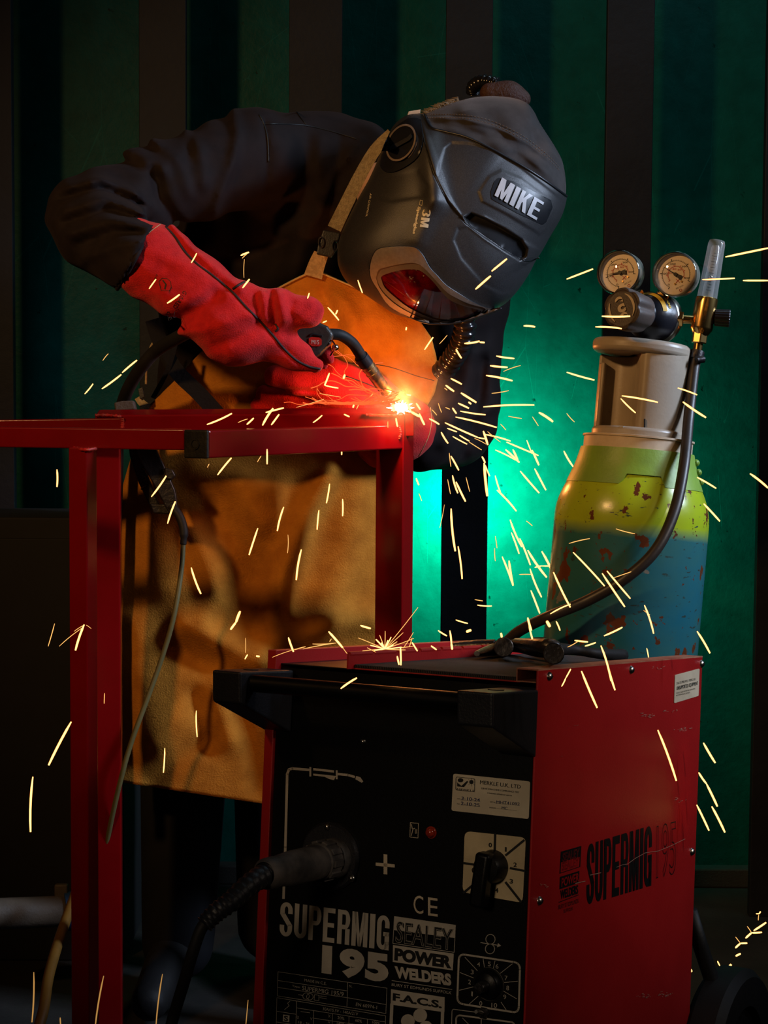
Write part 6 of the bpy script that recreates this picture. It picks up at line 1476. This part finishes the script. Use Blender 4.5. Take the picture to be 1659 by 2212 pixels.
SPK = {
 'D': ('spark streak in the dark to the left of the red frame leg', 'sparks left of the red frame', 2.45,
  "220 840 262 809 4;264 805 296 778 4;183 851 201 829 3;222 779 234 764 1.6;123 1014 123 1052 4;154 1559 105 1653 5.5;71 1678 66 1797 5;118 1347 104 1396 2"),
 'A0': ('spark streak flying over the upper red glove and the dark jacket', 'sparks above the upper glove', 2.62,
  "413 568 425 547 3;322 624 337 603 3;361 655 388 636 4;524 622 539 603 4;520 552 538 545 4;523 558 534 548 1.8;528 560 527 600 1.4;664 645 668 633 3"),
 'B': ('bright spark streak crossing the gloves and apron bib close to the weld', 'sparks around the weld', 2.86,
  "708 664 732 692 3.5;725 679 729 670 3.5;697 697 706 693 3;711.6 805.6 701 832.6 4;745 809 742 818 5;701.4 832.6 731 838.4 3;766 870 762.5 881 4;878 706.6 877 713.4 3.5;917 755.7 935.7 728.5 3.5;949 743 966 724 1.6;773 605 783 633 3;848 870 851 889 6;880.6 871.7 887 889 6;887 889 907 900 6;905.8 893.6 917 918 5;899 871 908 885 4;927 904.5 949 917 4;878 852.5 888 854 4;855.4 903 859 922 4;743 895 755 900.5 3.5;838 910 838 924 2;676 913 696 897 3;533 917 548 903 4;798 858 806 850 1.6;820 872 829 866 1.6;640 880 700 862 1.3;690 850 736 858 1.3;770 884 776 869 2"),
 'R': ('spark streak hitting the red top rail beside the black end cap', 'sparks on the red top rail', 2.47,
  "447 917 501 893 4;567 919 590 882 5;574 891 613 881 4;586 918 603 895 4;514 913 535 905 1.8;556 998 564 985 1.8;327 1073 359 1028 4;470 1026 500 989 4;577 970 577 1003 3.5"),
 'C': ('spark streak falling in front of the tan leather apron', 'sparks in front of the apron', 2.86,
  "362 1131 379 1083 4;651 1187 640 1253 4.5;613 1095 599 1147 4;557 1141 538 1199 4;622 1155 621 1195 1.6;689 1102 685 1144 3.5;712 1045 705 1087 3.5;740 1078 740 1115 3.5;738 970 738 983 3;413 1226 434 1283 4.5;519 1320 510 1344 6;510 1344 498 1360 5;529 1424 535 1414 3;553 1417 561 1418 4;424 1535 426 1592 3;356 1616 353 1669 3;530 1378 530 1410 1.4;448 1010 452 1002 1.6"),
 'L': ('spark streak in front of the left red leg of the frame', 'sparks on the left frame leg', 2.45,
  "182 1349 163 1405 5;128 1396 178 1356 1.6;160 1364 182 1350 1.4;226 1497 225 1520 1.8;186 1350 197 1358 1.3"),
 'H1': ('orange spark streak in front of the black helmet', 'sparks before the helmet', 2.72, "1062 586 1095 559 4.5;1027 625 1060 596 5"),
 'E': ('spark streak near the round gauges and clear flow tube', 'sparks by the regulator', 2.34,
  "1224 603 1281 581 4;1567 555 1659 536 4.5;1517 604 1587 601 3.5;1605 606 1659 606 4;1300 683 1361 683 4.5;1286 706 1343 710 4"),
 'E2': ('spark streak around the grey valve guard and green collar', 'sparks by the valve guard', 2.32,
  "1224 804 1284 821 4;1343 855 1421 869 4;1341 861 1373 892 3.5;1464 838 1506 853 3.5;1475 868 1525 902 5;1506 1031 1547 1055 4;1620 1023 1659 1054 5;1520 1088 1555 1126 4.5;1218 974 1238 1008 4"),
 'S': ('spark streak in the spray fanning right from the weld, level with the left arm', 'upper spray right of the weld', 2.82,
  "1003 742 1036 737 4.5;1036 739 1047 740 4;985 754 997 774 4;1072 769 1111 774.5 4;1058.5 790 1096.5 793.7 4.5;1050 811 1107 822.6 4.5;1087.5 802.5 1124.6 789.5 1.8;973.6 817.5 997.6 830 4;962.7 832 981 845.6 4.5;995.6 848.6 1029 869.6 5;989.5 871 1013 882 4;977.5 881 986 893.5 4;1044 879 1154 875 4;1062 849.7 1099 843.8 2;994 888 1049 896 3.5;984 900.7 1073 923.3 4;961 913 1032 945 4;1032 945 1048 948 3;1025 947 1050 959.5 1.6;966 925 987 933 3;978 942.7 1009 959.5 3;992.5 940 1014 953 3;1013 954.6 1040.5 972 2;953 933.4 968 958 4;1044 931 1053.7 961.3 5;1048.6 938.7 1103 953 3.5;1053 932 1081 955 1.8;1094 955 1163 984 3.5;1138 951 1148 977 2.5;1164 891 1194.5 911 5.5;1070 972 1114 994 3;1092 971 1122 999 4.5;1108 971 1119 997 4.5;1224 892.6 1241 911.6 2;1150 900 1163 920 2;1098 899 1127 904 2;1081 916 1093 929 2;1131 704 1156 706 4.5;933 885 943.6 897 2;947 871 954 891 2;1012 868 1018 873 4;962 880 972 884 2;960 838 966 843 2"),
 'W': ('spark streak falling before the bright green wall between the welder and the bottle', 'lower spray before the green wall', 2.62,
  "1149 972 1164 1005 4.5;1041 986 1048 1000 4;970.5 978.5 974 1008 2;974 985 991 1016 4;977.5 1026.8 989 1065.5 4;985 1040.7 1005.7 1083.5 4.5;967 1035.6 973 1067 2;1006.7 1031 1014.6 1062 1.8;1046 1000 1052.6 1072 6;1048.6 1005 1058 1028.6 3;974.5 1098.6 983.5 1190.8 5;989.5 1180 998.3 1250.8 4;1069.8 1027.5 1083 1068.7 3;1073.4 1058.4 1115.5 1104.3 4;1123.7 1017.5 1164.7 1065 4;1155 1012.3 1179.3 1058.8 4;1102 1122.6 1127.3 1181.4 4;1104.7 1150.5 1121.3 1196 3.5;1122.7 1163 1145.7 1220.6 4;1140 1188.4 1181 1247.2 5;1170.3 1191 1200 1254.4 5;1155 1226 1170 1222.5 3;1170 1222.5 1214 1221.5 3;1084.8 1202.5 1108.3 1265 4;1099.6 1211 1108.3 1265 5;1144.8 1228.4 1169.8 1290 4;1146.8 1275.4 1166 1325 4;1070 1158 1073.6 1184 2;1068.5 1184 1070 1212 2;1121.5 1241 1148 1241 2;1136.7 1125.3 1150 1136 2;1025.6 1295 1043 1298 2;1031 1307 1062.4 1309 3;984.4 1339 1010.5 1346.7 3;1007 1365 1018 1361 6;899 1033 905 1048 3.5;905 1066 911 1082 1.8;960 1090 950 1140 1.4"),
 'Q': ('spark streak crossing the blue lower body of the gas bottle', 'sparks before the gas bottle', 2.18,
  "1238 1193 1306 1266 4;1195.6 1236 1232 1312 4.5;1300.8 1238.5 1349.6 1311 4.5;1311 1233 1361.5 1293 4;1229 1174 1274 1163.4 2;1330.5 1142.3 1371.5 1153 2;1392 1307.2 1412 1368.8 4;1390 1318 1404 1328 1.5;1304.7 1373.6 1344.5 1355 4;1241 1383.5 1270 1386.7 4;1263.4 1395.8 1287 1388 3.5;1226 1398 1252 1383 2;1188.7 1326 1232.4 1305 3;1140 1334 1148 1362 5;1142 1345 1158 1403 4;1180.8 1341 1188 1354 7;1201.4 1342 1209.8 1362 3.5;1326 1248 1363.5 1235 1.8;1397 1400 1401 1420 2.5;1505.8 1363.6 1533.6 1411 4.5;1082 1367 1084 1377 5"),
 'F': ('spark streak over the top and side edge of the welding machine', 'sparks over the machine top', 1.80,
  "1298 1394.6 1320 1471 4.5;1312 1435 1328.6 1491 4.5;1256 1449.5 1290 1529 5;1213 1483 1222 1465 3;1222 1465 1233 1445 3;736 1487.6 771 1464.4 4.5;1421 1577 1461 1686.6 5"),
 'N': ('short spark bouncing along the red hinged edge of the machine lid', 'sparks on the lid hinge', 1.90,
  "890 1387.6 901.7 1406.6 3.5;865 1397 866 1437 4;858 1417 862 1436 4;709.7 1364 740.5 1399.4 5;654 1402 726 1389 1.8;623 1377 634 1408 4.5;778.5 1351 801 1357.6 4.5;946.4 1362 965.4 1373.7 3.5;971.7 1362 975.5 1402 4;975 1390 977 1403 5;931 1395 943 1403.6 3.5;636 1404 660 1397 2;675 1391 724 1389 1.8;588 1420 640 1402 1.3;716 1380 712 1386 2;740 1398 750 1412 1.6"),
 'X': ('fine needle of the small spark burst on the red lid hinge', 'spark burst on the lid hinge', 1.92,
  "831 1402 903 1312 1.6;831 1402 871 1366.5 1.6;831 1402 894 1379 1.6;831 1402 774 1378 1.6;831 1402 832 1363 1.8;831 1402 783 1406 1.8;831 1402 812 1381 3.5;831 1402 820 1372 2;831 1402 845 1376 2.5;831 1402 858 1386 2;831 1402 868 1398 2.5;831 1402 876 1404 2;831 1402 800 1394 2.5;831 1402 808 1405 3;831 1402 838 1383 3;831 1402 824 1388 4;831 1402 850 1393 3;831 1402 892 1396 1.8;871 1400 893 1366 1.5;884 1398 890 1378 2;812 1409 793 1399 1.6"),
 'G': ('spark streak dropping beside the rear edge of the red side panel', 'sparks beside the machine', 2.24,
  "1519.5 1604.6 1545 1648 5;1509.3 1668.6 1526 1693 4.5;1526 1693 1549.6 1742 5;1505 1738.5 1531.5 1794 4.5;1537.5 1742 1565.8 1798 5"),
 'I': ('dim spark streak near the floor at the bottom left', 'dim sparks at the bottom left', 2.2,
  "73 2100 69 2208 3.5;224 2108 206 2215 3.5;351 2104 337 2215 3;536 2160 531 2215 2;380 2195 376 2215 3;130 2198 131 2215 3"),
 'K': ('small spark bouncing on the floor behind the cart wheel', 'sparks on the floor at the right', None,
  "1633 1974 1640 1974 2.5;1640 1974 1643 1969 3;1639 1976 1638 1988 1.6;1628 2010.4 1655 1992.7 4.5;1610.4 2026.8 1623.5 2015 4.5;1623.5 2015 1645.8 2014 4;1614 2001 1623 2014 1.8;1588.5 2048 1599 2038.4 4.5;1599 2038 1614 2037.4 4;1589 2024 1599 2037 1.8;1589 2065.4 1600 2060 4.5;1564.8 2090 1601 2093 7;1552 2102 1557 2106 5;1557 2106 1565 2095 5;1569.5 2098 1579.7 2083 6;1591 2103.5 1605 2106 4.5;1488 2099 1495 2096 7;1524.4 2128 1535 2121.8 6;1574 2106 1580 2104 4;1550 2076 1555 2086 3"),
}
def ordn(n): return '%d%s' % (n, 'th' if 10 <= n % 100 <= 20 else {1: 'st', 2: 'nd', 3: 'rd'}.get(n % 10, 'th'))
WHERE = {'D': 'left of the red frame', 'A0': 'over the upper red glove', 'B': 'around the gloves and weld', 'R': 'by the red top rail', 'C': 'in front of the tan apron', 'L': 'on the left red leg', 'H1': 'before the black helmet',
 'E': 'near the round gauges', 'E2': 'around the grey valve guard', 'S': 'in the spray right of the weld', 'W': 'before the green wall', 'Q': 'before the gas bottle', 'F': 'over the machine top', 'N': 'along the lid hinge', 'X': 'of the burst on the lid hinge', 'G': 'behind the red side panel', 'I': 'at the dark bottom left', 'K': 'on the floor at bottom right'}
tot = 0
for key, (lab, grp, dep, data) in SPK.items():
    rows_ = [tuple(map(float, r_.split())) for r_ in data.split(';')]
    order = sorted(range(len(rows_)), key=lambda i_: (rows_[i_][0]+rows_[i_][2]))
    for ri, (x0, y0, x1, y1, wd) in enumerate(rows_):
        rd_ = random.Random(int(x0*7+y0*13))
        L_ = math.hypot(x1-x0, y1-y0); an_ = math.degrees(math.atan2(abs(y1-y0), abs(x1-x0)+1e-6))
        desc = ('long' if L_ > 55 else 'short' if L_ < 24 else 'medium')+' '+('thin ' if wd < 2.4 else '')+('level' if an_ < 20 else 'steep' if an_ > 65 else 'slanting')
        lab = '%s %s %s, %s from the left' % (desc, 'needle' if key == 'X' else 'spark', WHERE[key], ordn(order.index(ri)+1))
        if key == 'K':
            fl_p = onpl((x0+x1)/2, (y0+y1)/2+3, (Vector((0, 0, .008)), Vector((0, 0, 1)))); d = min(proj(fl_p)[2]-.02, 3.3)
        else: d = dep+rd_.uniform(-.015, .015)
        if key == 'S': d = 2.86-.3*max(0, min(1, (x0-940)/300))
        if key == 'B' and x0 < 760: d = 2.72 if y0 < 700 else 2.74
        if key == 'B' and x0 >= 760: d = 2.93 if y0 > 800 else 2.8
        bend = rd_.uniform(-.03, .03); pts = []; nx, ny = -(y1-y0), (x1-x0); ns = 5
        for i in range(ns+1):
            t = i/ns; s = 4*t*(1-t)*bend; pts.append(P(x0+(x1-x0)*t+nx*s, y0+(y1-y0)*t+ny*s, d))
        R_ = [wd/2*d/F*(.55 if i == 0 else (.75 if i == ns else 1.0)) for i in range(ns+1)]
        mt = 'spark_dim' if key == 'I' else ('spark_thin' if wd < 2.4 else 'spark_hot')
        tag(MB().tube(pts, R_, 8).build('spark', mt, None, smooth=60), lab, 'spark', grp); tot += 1
print('sparks', tot)
bpy.context.view_layer.update()
